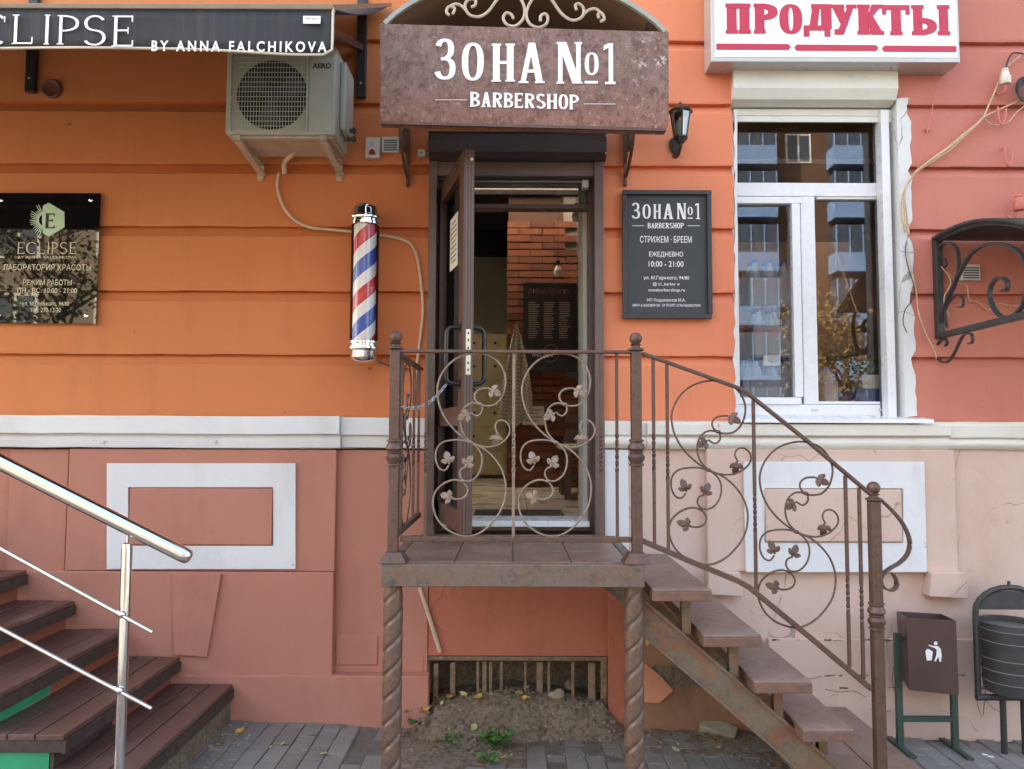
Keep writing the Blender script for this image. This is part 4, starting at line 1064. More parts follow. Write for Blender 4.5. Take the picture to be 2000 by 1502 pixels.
# ================================================================== RUSTY CANOPY WITH BARBERSHOP SIGN
CYf = -.84
cn = thing('entrance_canopy', P(1024, 250, CYf), 'rusty steel canopy over the door with cut letters and arched top', 'canopy')
q = [P(742, 46, CYf), P(1306, 62, CYf), P(1306, 240, CYf), P(1300, 256, CYf), P(743, 242, CYf), P(742, 232, CYf)]
MB().prism(q, (0, .05, 0)).build('sign_plate', 'rust_plate', cn, bevel=.002)
MB().bar(P(744, 241, CYf) + Vector((0, -.004, 0)), P(1300, 255, CYf) + Vector((0, -.004, 0)), .02, .014).build('bottom_lip', 'iron_brown', cn)
LB = [('З', 850, 890, 76, 156), ('О', 902, 945, 84, 158), ('Н', 960, 1006, 86, 160), ('А', 1013, 1064, 84, 163), ('N', 1087, 1137, 83, 164), ('О', 1142, 1169, 103, 147), ('1', 1179, 1202, 85, 165)]
for c, a, b, d, e in LB: letter(c, (a, b, d, e), CYf - .0005, 'letter_white', cn, th=.003, t=.29 if c != 'А' else .26, n=.075, sl=.06, st=.045)
MB().pbox(1142, 158, 1168, 163, CYf - .0035, CYf - .0005).build('underline', 'letter_white', cn)
wd = [22, 22, 22, 21, 20, 22, 21, 23, 21, 21]; x = 918
for c, w_ in zip('BARBERSHOP', wd):
    k = (x - 918) / 217 * 6; letter(c, (x, x + w_ - 2.6, 180 + k, 209 + k), CYf - .0005, 'letter_white', cn, th=.003, t=.30, n=.1, sl=.04, st=.06); x += w_
for a, b, y in ((850, 912, 195), (1140, 1202, 203)): MB().pbox(a, y - .8, b, y + .8, CYf - .003, CYf - .0005).build('rule', 'letter_grey', cn)
# arched roof: sheet from the arch back to the wall, rim and scrolls in the arch
A0, A1 = P(752, 45, CYf + .03), P(1298, 60, CYf + .03); rise = .27
def arch(f, y, off=0): 
    p = A0.lerp(A1, f); return Vector((p.x, y, p.z + rise * (1 - (2 * f - 1) ** 2) ** .85 + off))
mb = MB(); mb.grid(lambda a, b: arch(a, CYf + .03 + b * (-.01 - CYf - .05)), 28, 3); mb.build('roof_sheet', 'shingle', cn, smooth=True, solid=.012, recalc=False)
MB().tube([arch(k / 30, CYf + .02, -.012) for k in range(31)], .015, 4).build('arch_rim', 'rim_grey', cn)
MB().prism([arch(k / 30, -.2, -.02) for k in range(31)], (0, .015, 0)).build('arch_panel', 'shingle', cn)
def scr(pts): MB().tube(cr([P(a, b, CYf + .02) for a, b in pts], 5), .0075, 7).build('arch_scroll', 'bracket_paint', cn, smooth=True)
scr([(1003, 37), (998, 28), (988, 26), (983, 36), (990, 48), (1006, 51), (1021, 38), (1025, 20), (1018, 0), (1000, -18), (984, -22)])
scr([(1056, 42), (1056, 32), (1064, 27), (1070, 34), (1066, 48), (1050, 54), (1034, 46), (1028, 28), (1034, 8), (1048, -10), (1066, -18)])
scr([(920, 14), (928, 10), (928, 0), (915, 0), (908, 12), (916, 28), (934, 33), (952, 24), (966, 6), (980, -14)])
scr([(884, 28), (888, 16), (876, 14), (872, 24), (878, 30)]); scr([(876, 14), (890, 8), (902, 12), (910, 20)])
scr([(1126, 20), (1124, 10), (1132, 8), (1140, 18), (1136, 34), (1118, 40), (1098, 28), (1082, 6), (1070, -12)])
scr([(1170, 36), (1168, 28), (1176, 26), (1180, 38), (1172, 42)]); scr([(1178, 30), (1164, 18), (1150, 20), (1138, 30)])
# side brackets at the wall with scrolls
for xb_, s_ in ((xx(797, -.02, 300), -1), (xx(1221, -.02, 300), 1)):
    zlo, zhi = zz(365 if s_ < 0 else 362, -.02), zz(215, -.02)
    MB().box(xb_ - .008, xb_ + .008, -.035, -.002, zlo, zhi + .3).build('bracket', 'iron_brown', cn, bevel=.002)
    pts = [Vector((xb_, y, zlo + z_)) for y, z_ in ((-.03, .05), (-.14, .07), (-.27, .13), (-.34, .21), (-.33, .30), (-.22, .35), (-.10, .31), (-.07, .23), (-.13, .17), (-.21, .18), (-.23, .235), (-.18, .26))]
    MB().tube(cr(pts, 5), .011, 4).build('bracket_scroll', 'iron_brown', cn)
    pts = [Vector((xb_, y, zlo + z_)) for y, z_ in ((-.02, .12), (-.2, .30), (-.4, .44), (-.6, .52), (-.79, .56))]
    MB().tube(cr(pts, 5), .010, 4).build('bracket_arm', 'iron_brown', cn)
    pts = [Vector((xb_, y, zlo + z_)) for y, z_ in ((-.02, .58), (-.4, .6), (-.8, .6))]
    MB().tube(pts, .012, 4).build('bracket_top', 'iron_brown', cn)

# ================================================================== LEFT AWNING
AY = -1.42; ax1 = xx(650, AY, 60); ax0 = -4.9
zv0, zv1, zw = zz(108, AY, 650), zz(18, AY, 650), 4.13
aw = thing('awning', (ax1 - 1.5, -.7, zv0), 'dark grey fabric awning with white lettered valance over the left entrance', 'awning')
def sag(x): return .006 * sin(x * 3.1) + .004 * sin(x * 7.7)
MB().grid(lambda a, b: Vector((ax0 + (ax1 - ax0) * a, AY + (-.03 - AY) * b, zv1 + (zw - zv1) * b - .04 * sin(pi * b))), 20, 8).build('canopy_fabric', 'awning_fabric', aw, smooth=True, solid=.004, recalc=False)
def vbot(x):
    f = (ax1 - x); c = min(f / .05, 1); return zv0 + .02 * (1 - sqrt(max(0, 1 - (1 - c) ** 2))) + sag(x) + .02 * min(f, 1.2) / 1.2
MB().grid(lambda a, b: Vector((ax0 + (ax1 - ax0) * a, AY - .012 + .012 * sin(a * 40) * (1 - b) * .5, vbot(ax0 + (ax1 - ax0) * a) + (zv1 - .012 - vbot(ax0 + (ax1 - ax0) * a)) * b)), 120, 4).build('valance', 'awning_valance', aw, smooth=True, solid=.003, recalc=False)
pts = [Vector((ax0 + (ax1 - ax0) * k / 120, AY - .014 + .006 * sin(k / 3), vbot(ax0 + (ax1 - ax0) * k / 120))) for k in range(121)] + [Vector((ax1 + .002, AY - .012, zv0 + .06)), Vector((ax1 + .002, AY - .012, zv1))]
MB().tube(pts, .0055, 6).build('piping', 'piping_cream', aw, smooth=True)
MB().bar((ax0, AY, zv1), (ax1 + .005, AY, zv1), .04, .022).build('front_bar', 'awning_bar', aw, bevel=.003)
MB().bar((ax1 + .003, AY, zv1 + .008), (ax1 + .003, -.03, zw), .012, .02).build('side_piping', 'awning_bar', aw)
for px, y1 in ((706, 190), (61, 180)):
    x = xx(px, -.03, 120); MB().box(x - .028, x + .028, -.04, -.005, zz(y1, -.03, px), zw + .05).build('wall_bracket', 'arm_dark', aw, bevel=.003)
    MB().bar((x, -.05, zz(96, -.03, px)), (x, AY + .03, zv1 + .0), .028, .04).build('arm', 'arm_dark', aw, bevel=.003)
    MB().lathe((x, -.042, zz(y1 - 26, -.03, px)), [(0, -.006), (.008, -.004), (.008, .004)], 8, 'y').build('bolt', 'galvanised', aw)
VY = AY - .024
for c, b in (('E', (-86, -44, 26, 94)), ('C', (-36, 14, 27, 90)), ('L', (24, 66, 29, 86)), ('I', (80, 104, 29, 87)), ('P', (112, 154, 30, 87)), ('S', (163, 207, 30, 89)), ('E', (219, 263, 31, 91))):
    letter(c, b, VY, 'letter_white', aw, th=.001, t=.14 if c != 'I' else .25, n=.05, sl=.09 if c not in 'CS' else 0, st=.03)
text('lettering', 'BY ANNA FALCHIKOVA', 296, 638, 80, 101, VY, 'letter_white', aw, tilt=-.002)
MB().pbox(592, 31, 626, 46, VY - .001, VY).build('tag_patch', 'sign_white', aw); text('tag_print', 'Мастера', 598, 620, 34, 39, VY - .0018, 'plastic_dark', aw)

# ================================================================== AIR CONDITIONER
Ya, Yb_ = -.41, -.10
ac = thing('air_conditioner', P(560, 262, -.25), 'grey outdoor air conditioner unit on brackets beside the rusty canopy', 'air conditioner')
x0, x1 = xx(440, Ya, 200), xx(656, Ya, 200); z0, z1 = zz(262, Ya, 560), zz(95, Ya, 560) + .02
MB().box(x0, x1, Ya, Yb_, z0, z1).build('casing', 'ac_body', ac, bevel=.018, seg=4)
MB().pbox(448, 108, 600, 258, Ya - .003, Ya + .01).build('grille_recess', 'ac_body', ac, bevel=.004)
c = P(532, 186, Ya - .004); R_f = .19
MB().lathe(c, [(R_f, 0), (R_f, -.002), (.0, -.0021)], 40, 'y').build('fan_opening', 'ac_dark', ac)
fan = MB().lathe(c + Vector((0, -.003, 0)), [(.045, 0), (.045, -.006), (.001, -.008)], 18, 'y').build('fan', 'ac_fan', ac)
for k in range(3):
    a = 2 * pi * k / 3 + .4; pts = [c + Vector((cos(a + da) * r, -.004, sin(a + da) * r)) for r, da in ((.04, -.4), (.10, -.45), (.165, -.35), (.178, .1), (.16, .5), (.10, .45), (.04, .5))]
    MB().prism(pts, (0, -.003, 0)).build('blade', 'ac_fan', fan)
gx0, gx1, gz0, gz1 = xx(450, Ya - .02, 190), xx(599, Ya - .02, 190), zz(256, Ya - .02, 520), zz(104, Ya - .02, 520); gr_ = MB()
for k in range(27): gx = gx0 + (gx1 - gx0) * k / 26; gr_.box(gx - .0011, gx + .0011, Ya - .022, Ya - .0195, gz0, gz1)
for k in range(17): z_ = gz0 + (gz1 - gz0) * k / 16; gr_.box(gx0, gx1, Ya - .0245, Ya - .0222, z_ - .0012, z_ + .0012)
for gx in (gx0, gx1): gr_.box(gx - .002, gx + .002, Ya - .024, Ya - .003, gz0, gz1)
gr_.build('grille', 'ac_grille', ac)
MB().pbox(602, 110, 652, 257, Ya - .004, Ya + .01).build('service_panel', 'ac_body', ac, bevel=.004)
text('badge', 'AERO', 610, 647, 123, 134, Ya - .0046, 'plastic_dark', ac)
sx_ = x1; MB().box(sx_ + .0005, sx_ + .035, Ya + .08, Yb_ - .02, z0 + .06, z1 - .05).build('valve_cover', 'ac_body', ac, bevel=.012, seg=3)
for k, zq in enumerate((.05, .1)): MB().lathe((sx_ + .02, Ya + .2, z0 + zq), [(.012, 0), (.012, .03), (.018, .032), (.018, .045), (.01, .05)], 8, 'x').build('valve', 'plastic_dark', ac)
for px, s_ in ((462, 1), (630, 1)):
    a = P(px, 264, Ya); zt2 = z0 - .004; x = a.x
    MB().box(x - .018, x + .018, Ya + .0, -.004, zt2 - .028, zt2).build('bracket_arm', 'bracket_paint', ac)
    MB().bar((x, Ya + .03, zt2 - .03), (x + .012, -.01, zt2 - .085), .036, .014).build('bracket_strut', 'bracket_paint', ac); MB().box(x - .018, x + .018, -.012, -.002, zt2 - .12, zt2 - .03).build('bracket_plate', 'bracket_paint', ac)
MB().box(x0 + .02, x1 - .02, Ya + .02, Yb_ - .01, z0 - .016, z0 - .0005).build('base_pan', 'bracket_paint', ac, bevel=.006)
# drain hose and cable
hs = thing('hose', P(550, 340, -.05), 'beige hose running from the air conditioner past the barber pole to the porch', 'hose')
pts = [P(a, b, Y) for a, b, Y in ((588, 280, -.25), (572, 300, -.15), (556, 318, -.06), (556, 340, -.03))]
MB().tube(cr(pts, 5), .014, 8).build('insulated_end', 'hose_beige', hs, smooth=True)
pts = [P(a, b, -.022) for a, b in ((545, 338), (541, 360), (546, 385), (556, 408), (576, 430), (605, 444), (650, 449), (700, 454), (760, 462), (790, 470), (808, 485), (818, 520), (824, 570), (826, 610), (822, 650), (816, 700), (812, 740), (808, 800))]
MB().tube(cr(pts, 5), .0085, 8).build('drain_tube', 'hose_beige', hs, smooth=True)
o = MB().tube(cr([P(a, b, -.03) for a, b in ((820, 1148), (832, 1185), (846, 1230), (859, 1273))], 4), .012, 8).build('drain_pipe', 'hose_beige', None, smooth=True)
tag(o, 'thin beige drain pipe slanting down the wall under the porch', 'pipe')
o = MB().tube(cr([P(a, b, -.02) for a, b in ((738, 707), (752, 711), (770, 718), (800, 722))], 4), .004, 6).build('lamp_cable', 'wire_black', None, smooth=True); tag(o, 'short black cable leaving the foot of the barber pole', 'cable')

# ================================================================== BARBER POLE
bp = thing('barber_pole', P(712, 705, -.17), 'chrome capped barber pole with red, white and blue spiral stripes', 'barber pole')
cy_ = -.17; zA, zB = zz(668, cy_, 712), zz(440, cy_, 712); x = xx(712, cy_, 560); r = .068
MB().lathe((x, cy_, zA), [(r - .004, -.01), (r - .004, zB - zA + .01)], 40).build('striped_cylinder', 'barber_stripe', bp, smooth=True)
MB().lathe((x, cy_, zA), [(r + .010, -.005), (r + .010, zB - zA + .005)], 40).build('glass_tube', 'glass_tube', bp, smooth=True)
top = [(r + .0105, -.006), (r + .016, -.002), (r + .016, .010), (r + .010, .014), (r + .010, .026), (r + .022, .030), (r + .024, .036), (r + .022, .044), (r + .008, .05), (r + .006, .056), (r + .006, .085), (r, .1), (r - .012, .112), (r - .035, .12), (.001, .122)]
MB().lathe((x, cy_, zB), top, 40).build('top_cap', 'chrome', bp, smooth=True)
MB().lathe((x, cy_, zA), [(a, -h) for a, h in top][::-1], 40).build('bottom_cap', 'chrome', bp, smooth=True)
for z_ in (zB + .06, zA - .06): MB().box(x - .02, x + .02, cy_ + .05, -.002, z_ - .015, z_ + .015).build('wall_bracket', 'chrome', bp)

# ================================================================== SIGNS ON THE WALL
ey = -.03
es = thing('glossy_sign', P(92, 632, ey), 'glossy black acrylic salon sign with mint hexagon emblem on the left wall', 'sign')
MB().pbox(-12, 377, 192, 632, ey, ey + .006).build('panel', 'acrylic_black', es, bevel=.001)
for a, b in ((3, 391), (178, 391), (-2, 616), (169, 617)): MB().lathe(P(a, b, ey), [(.012, .03), (.012, -.004), (.009, -.007), (.001, -.008)], 12, 'y').build('standoff', 'chrome', es, smooth=True)
def E2(pts, mat, name, y, th=.0008): return MB().prism([P(a, b, y) for a, b in pts], (0, -th, 0)).build(name, mat, es)
E2([(95, 396), (126, 414), (126, 444), (95, 462), (84, 456), (82, 430), (84, 402)], 'mint_print', 'emblem', ey - .0002)
rr = random.Random(2)
for k in range(17):
    a = radians(112 + k * 8.6); c = (88, 430); r1, r2 = 12, rr.uniform(24, 34); w_ = radians(2.6)
    E2([(c[0] + r1 * cos(a - w_*2), c[1] - r1 * sin(a - w_*2)), (c[0] + r2 * cos(a - w_*.3), c[1] - r2 * sin(a - w_*.3)), (c[0] + r2 * .96 * cos(a + w_*.5), c[1] - r2 * .96 * sin(a + w_*.5)), (c[0] + r1 * cos(a + w_*2), c[1] - r1 * sin(a + w_*2))], 'mint_print', 'emblem_ray', ey - .0003 - k * .00004)
letter('E', (88, 108, 417, 446), ey - .0012, 'black_metal', es, th=.0006, t=.3, n=.08, sl=.06, st=.05)
for c, a, b in (('E', 34, 49), ('C', 51, 72), ('L', 75, 88), ('I', 92, 97), ('P', 101, 113), ('S', 117, 131), ('E', 136, 150)):
    letter(c, (a, b, 473, 496), ey - .0002, 'gold_print', es, th=.0006, t=.13 if c != 'I' else .4, n=.05, sl=.08 if c not in 'CSI' else 0, st=.03)
for s_, a, b, c, d in (('BY ANNA FALCHIKOVA ', 35, 150, 500, 505), ('ЛАБОРАТОРИЯ КРАСОТЫ', 6, 178, 516, 528), ('РЕЖИМ РАБОТЫ', 45, 140, 546, 557), ('ПН - ВС: 10:00 - 21:00', 34, 150, 562, 572), ('ул. М.Горького, 94/80', 43, 135, 589, 599), ('тел: 270-12-20', 59, 119, 601, 610)):
    text('print_line', s_, a, b, c, d, ey - .0008, 'gold_print', es)

by_ = -.05
bs_ = thing('framed_sign', P(1303, 622, by_), 'dark framed barbershop sign with white opening hours right of the door', 'sign')
Q4 = [(1216, 372), (1389, 371), (1391, 622), (1216, 622)]
MB().pbox(1217, 373, 1389, 620, -.03, -.002).build('panel', 'board_dark', bs_)
for b in ((1216, 371, 1390, 379.5), (1216, 613, 1391, 622), (1216, 379.8, 1224.5, 612.8), (1382, 379.8, 1391, 612.8)): MB().pbox(*b, by_, -.0305).build('frame', 'board_frame', bs_, bevel=.003)
sy = -.0308
for c, a, b, d, e in (('З', 1234, 1250, 396, 427), ('О', 1255, 1271, 399, 427), ('Н', 1276, 1291, 399, 427), ('А', 1295, 1315, 398, 428), ('N', 1322, 1340, 397, 428), ('О', 1343, 1353, 404, 420), ('1', 1358, 1367, 397, 428)):
    letter(c, (a, b, d, e), sy, 'letter_white', bs_, th=.0006, t=.28, n=.075, sl=.06, st=.045)
MB().pbox(1343, 425, 1353, 427, sy - .0006, sy).build('underline', 'letter_white', bs_)
x = 1265
for c in 'BARBERSHOP': letter(c, (x, x + 6.3, 435.5, 446), sy, 'letter_white', bs_, th=.0006, t=.28, n=.1, sl=.03, st=.07); x += 7.15
for a, b in ((1235, 1258), (1343, 1367)): MB().pbox(a, 440, b, 441.6, sy - .0006, sy).build('rule', 'letter_grey', bs_)
for s_, a, b, c, d in (('СТРИЖЕМ · БРЕЕМ', 1250, 1351, 461, 474), ('ЕЖЕДНЕВНО', 1268, 1334, 491.5, 503), ('10:00 - 21:00', 1267, 1335, 510, 521), ('ул. М.Горького, 94/80 ', 1257, 1346, 539, 547.5), ('@ z1_barber w', 1275, 1328, 551.5, 559), ('zonabarbershop.ru', 1266, 1338, 563.5, 571), ('ИП Подшивалов М.А.', 1264, 1339, 583, 590), ('ИНН 616502809100  ОГРНИП 319619600027094', 1236, 1368, 593.5, 599)):
    text('print_line', s_, a, b, c, d, sy - .0004, 'letter_white', bs_)

py_ = -.16
ps = thing('lightbox_sign', P(1630, 120, py_), 'white lightbox sign with red grocery lettering above the shop window', 'sign')
MB().pbox(1388, -70, 1872, 121, py_, -.002).build('case', 'sign_silver', ps, bevel=.004)
MB().pbox(1396, -64, 1868, 112, py_ - .003, py_ + .01).build('face', 'sign_white', ps, bevel=.002)
for c, a, b, k in (('П', 1417, 1466, 0), ('Р', 1472, 1519, 0), ('О', 1522, 1567, 1), ('Д', 1569, 1621, 1), ('У', 1621, 1673, 2), ('К', 1674, 1726, 2), ('Т', 1723, 1777, 3), ('Ы', 1781, 1854, 3)):
    letter(c, (a, b, 7 + k, 66 + k), py_ - .0032, 'sign_red', ps, th=.001, t=.40 if c not in 'ТУ' else .36, n=.17 if c != 'О' else .12, sl=.045, st=.13)
for a, b, k in ((1399, 1545, 0), (1551, 1716, 2), (1722, 1868, 4)):
    l = a + 5 if a > 1400 else a; r_ = b - 5 if b < 1860 else b; y = 85 + k; h = 6.5
    pts = [(l, y), (r_, y + 1), (b, y + h + .5), (r_, y + 13), (l, y + 12.5), (a, y + h)]
    MB().prism([P(p, q_, py_ - .0032) for p, q_ in pts], (0, -.001, 0)).build('rule', 'sign_red', ps)

# ================================================================== SMALL WALL FITTINGS
lp = thing('wall_lantern', P(1322, 300, -.1), 'black six sided wall lantern to the right of the rusty canopy', 'lantern')
c = P(1329, 250, -.16); ht = .082
def hexa(z, r): return [Vector((c.x + r * cos(pi / 6 + k * pi / 3), c.y + r * sin(pi / 6 + k * pi / 3), z)) for k in range(6)]
zt_, zb_ = zz(219, -.16, 1329), zz(268, -.16, 1329)
m = MB(); a, b = hexa(zb_, .036), hexa(zt_, .058); m.add(a + b, [(k, (k+1)%6, 6+(k+1)%6, 6+k) for k in range(6)]); m.build('lamp_glass', 'glass_lamp', lp)
for k in range(6): MB().tube([a[k], b[k]], .0045, 5).build('rib', 'lamp_dark', lp)
m = MB(); m.lathe((c.x, c.y, zt_), [(.070, -.004), (.074, .004), (.05, .022), (.02, .04), (.008, .044), (.010, .05), (.001, .062)], 6); m.build('roof', 'lamp_dark', lp)
MB().lathe((c.x, c.y, zb_), [(.02, -.035), (.03, -.02), (.042, -.006), (.042, .002)], 6).build('base', 'lamp_dark', lp)
MB().lathe((c.x, c.y, zb_), [(.018, .0), (.024, .03), (.03, .07), (.02, .1)], 10).build('bulb', 'bulb', lp, smooth=True)
pts = [Vector((c.x, c.y, zb_ - .03)), Vector((c.x, c.y + .0, zb_ - .055)), Vector((c.x - .004, c.y + .05, zb_ - .085)), Vector((c.x - .01, c.y + .1, zb_ - .08)), Vector((c.x - .012, -.02, zb_ - .06))]
MB().tube(cr(pts, 4), .009, 8).build('arm', 'lamp_dark', lp, smooth=True)
MB().prism([P(a, b, -.02) for a, b in ((1319, 266), (1330, 272), (1332, 285), (1326, 297), (1320, 303), (1313, 296), (1307, 284), (1309, 271))], (0, .018, 0)).build('back_plate', 'lamp_dark', lp, bevel=.006)
sr = thing('alarm_siren', P(727, 305, -.03), 'white alarm siren with a red lens left of the canopy bracket', 'alarm')
MB().pbox(713, 267, 742, 308, -.045, -.002).build('housing', 'plastic_grey', sr, bevel=.008)
MB().prism([P(a, b, -.046) for a, b in ((720, 302), (722, 294), (726, 291), (731, 294), (734, 302))], (0, -.006, 0)).build('red_lens', 'red_lamp', sr, bevel=.002); MB().lathe(P(726, 280, -.046), [(.012, 0), (.011, -.004), (.0, -.005)], 14, 'y').build('sounder', 'sign_silver', sr, smooth=True)
def vent(name, b, label, Y=-.03):
    v = thing(name, P((b[0]+b[2])/2, b[3], Y), label, 'vent')
    MB().pbox(*b, Y, -.002).build('frame', 'plastic_grey', v, bevel=.003)
    n = 5; h = (b[3] - b[1] - 7) / n
    for k in range(n):
        y = b[1] + 4 + k * h; p = [P(b[0] + 3.5, y + h * .45, Y - .0005), P(b[2] - 3.5, y + h * .45, Y - .0005), P(b[2] - 3.5, y + h * .95, Y - .0005), P(b[0] + 3.5, y + h * .95, Y - .0005)]
        MB().prism(p, (0, -.0015, 0)).build('louvre', 'plastic_dark', v)
    return v
vent('wall_vent', (746, 267, 779, 297), 'small white louvred vent beside the alarm siren'); vent('wall_vent', (1878, 516, 1915, 547), 'small white louvred vent behind the black iron bracket')
jb = thing('junction_box', P(823, 306, -.02), 'tiny grey junction box at the top left corner of the door', 'box'); MB().pbox(816, 291, 831, 305, -.03, -.002).build('box', 'plastic_grey', jb, bevel=.003); MB().lathe(P(823, 298, -.03), [(.005, 0), (.004, -.002), (.0, -.0025)], 8, 'y').build('screw', 'plastic_dark', jb)
rv = thing('round_vent', P(103, 192, -.03), 'round copper brown vent on the wall under the awning', 'vent')
c = P(103, 175, -.004); MB().lathe(c, [(.056, 0), (.058, -.012), (.050, -.02), (.044, -.016)], 28, 'y').build('rim', 'copper_brown', rv, smooth=True)
MB().lathe(c, [(.045, -.002), (.044, -.012), (.0, -.0125)], 24, 'y').build('mesh_disc', 'plastic_dark', rv)
for k in range(-4, 5): MB().box(c.x - .04, c.x + .04, c.y - .0145, c.y - .013, c.z + k * .009 - .0012, c.z + k * .009 + .0012).build('mesh_bar', 'copper_brown', rv)
# ================================================================== LEFT DECKED STAIR AND STAINLESS HANDRAIL
ws = thing('deck_stair', (-2.2, -.8, gz(-2)), 'dark decked stair climbing left along the wall to the salon', 'stairs')
TX = [(-1.538, .21, -1.75), (-1.834, .357, -1.21), (-2.136, .505, -1.21), (-2.426, .66, -1.21), (-2.70, .825, -1.21), (-3.0, .98, -1.21), (-3.3, 1.13, -1.21)]
for i, (xr_, z_, yf) in enumerate(TX):
    tr = MB().box(xr_ - .345, xr_ - .002, yf + .004, -.105, z_ - .075, z_ - .024).build('tread', 'deck_side', ws, bevel=.003)
    bw = .345 / 3
    for k in range(3):
        x0 = xr_ - .345 + k * bw; MB().box(x0 + .003, x0 + bw - .003 + (.006 if k == 2 else 0), yf, -.107, z_ - .0235, z_ + random.uniform(-.002, .001)).build('board', 'deck_wood', tr, bevel=.003)
    MB().box(xr_ - .003, xr_ + .012, yf + .002, -.106, z_ - .078, z_ - .0245).build('nosing', 'deck_side', tr, bevel=.002)
    zlow = TX[i - 1][1] if i else gz(xr_)
    MB().box(xr_ - .06, xr_ - .045, -.72, -.104, zlow + .002, z_ - .078).build('riser', 'riser_orange', ws)
    MB().box(xr_ - .06, xr_ - .045, yf + .02, -.722, zlow + .002, z_ - .078).build('riser', 'green_paint' if i == 2 else 'deck_side' if i == 1 else 'riser_orange', ws)
    if i: MB().box(xr_ - .33, xr_ - .065, yf + .02, yf + .035, gz(xr_) - .02, z_ - .078).build('end_board', 'green_paint' if i < 3 else 'riser_orange', ws)
MB().box(-1.86, -1.545, -1.70, -.104, gz(-1.6) - .05, .13).build('footing', 'soil', ws)
RYs = -1.24
hr = thing('steel_handrail', P(240, 1495, RYs), 'polished stainless steel handrail with thin rods beside the left stair', 'handrail')
a, b = P(-60, 872, RYs), P(372, 1090, RYs); d = (b - a).normalized(); a = a - d * 1.2
MB().tube([a, b - d * .03, b - d * .012, b - d * .003, b], [.0315, .0315, .029, .022, .008], 28).build('top_rail', 'stainless', hr, smooth=True)
xp = xx(241, RYs, 1280); zt_ = zz(1062, RYs, 248); zbse = TX[0][1]
MB().lathe((xp, RYs, zbse), [(.021, 0), (.021, zt_ - zbse - .02), (.017, zt_ - zbse), (.007, zt_ - zbse + .006), (.007, zt_ - zbse + .05)], 24).build('post', 'stainless', hr, smooth=True)
MB().lathe((xp, RYs, zbse), [(.045, 0), (.045, .004), (.03, .008), (.0215, .012)], 24).build('foot_flange', 'stainless', hr, smooth=True)
for (p0, p1), pj in ((((-60, 1038), (298, 1235)), (238, 1200)), (((-60, 1195), (296, 1384)), (234, 1349))):
    a, b = P(*p0, RYs - .032), P(*p1, RYs - .032); d = (b - a).normalized(); a -= d * 1.0
    MB().tube([a, b], .0085, 12).build('rod', 'stainless', hr, smooth=True); c = P(*pj, RYs - .03)
    MB().sphere(c, .016, 12, 8).build('rod_clamp', 'stainless', hr, smooth=True); MB().tube([c, (c.x, RYs - .01, c.z)], .008, 8).build('clamp_stem', 'stainless', hr)
xp2 = xp - 1.15; zq = zt_ + 1.15 * .505
MB().lathe((xp2, RYs, TX[4][1]), [(.021, 0), (.021, zq - TX[4][1]), (.007, zq - TX[4][1] + .01), (.007, zq - TX[4][1] + .05)], 24).build('post', 'stainless', hr, smooth=True)

# ================================================================== BLACK IRON BRACKET WITH SMALL ROOF (right edge)
XB = xx(1832, -.02, 560)
ib = thing('iron_bracket', (XB, -.4, PX(1832, 700, XB).z), 'black wrought iron bracket with scrolls carrying a small roof at the right edge', 'bracket')
def bx(pts): return [PX(a, b, XB) for a, b in pts]
def bt(name, pts, r, n=5, sm=4, flat=(1, .55)): MB().tube(cr(bx(pts), sm), r, 4, flat=flat).build(name, 'iron_black', ib)
z0, z1 = PX(1832, 662, XB).z, PX(1832, 466, XB).z
MB().box(XB - .02, XB + .02, -.045, -.003, z0, z1).build('wall_bar', 'iron_black', ib, bevel=.003)
e = PX(2040, 606, XB); MB().bar((XB, -.045, PX(1836, 656, XB).z), e, .03, .034).build('lower_bar', 'iron_black', ib, bevel=.003)
bt('scroll', [(1832, 655), (1846, 600), (1862, 560), (1876, 530), (1898, 495), (1925, 478), (1955, 476), (1985, 488), (2002, 510), (2008, 545), (2000, 590), (1985, 612), (1966, 620), (1948, 612), (1935, 588), (1934, 564), (1944, 546), (1958, 543), (1968, 552), (1966, 566), (1957, 568)], .016)
bt('scroll', [(1835, 600), (1838, 560), (1830, 520), (1829, 495), (1838, 480), (1852, 474), (1866, 482), (1872, 502), (1872, 530), (1862, 565)], .014)
bt('scroll', [(1836, 518), (1830, 500), (1838, 504), (1846, 506), (1849, 516), (1844, 523)], .009); bt('scroll', [(1850, 640), (1846, 606), (1862, 580), (1872, 575), (1881, 584), (1880, 598), (1871, 600)], .009)
bt('scroll', [(1846, 676), (1850, 668), (1843, 662), (1832, 672), (1829, 688), (1836, 704), (1850, 707), (1864, 690), (1876, 664), (1886, 652), (1898, 654), (1899, 668), (1892, 671)], .011)
# small curved roof: from the wall sloping out to the street, another bracket off to the right holds its far end
zr = z1; n_ = 12
def rp_(k): f = k / n_; return (-.02 - .98 * f, zr + .05 * sin(pi * f) - .22 * f ** 1.6)
mb = MB(); mb.grid(lambda a, b: Vector((XB - .03 + 1.5 * a, *rp_(b * n_))), 2, 12); mb.build('roof_sheet', 'iron_black', ib, smooth=True, solid=.018, recalc=False)
MB().tube([Vector((XB, y, z - .018)) for y, z in (rp_(k) for k in range(n_ + 1))], .014, 4).build('roof_rib', 'iron_black', ib)
MB().tube([Vector((XB + 1.4, y, z - .018)) for y, z in (rp_(k) for k in range(n_ + 1))], .014, 4).build('roof_rib', 'iron_black', ib)

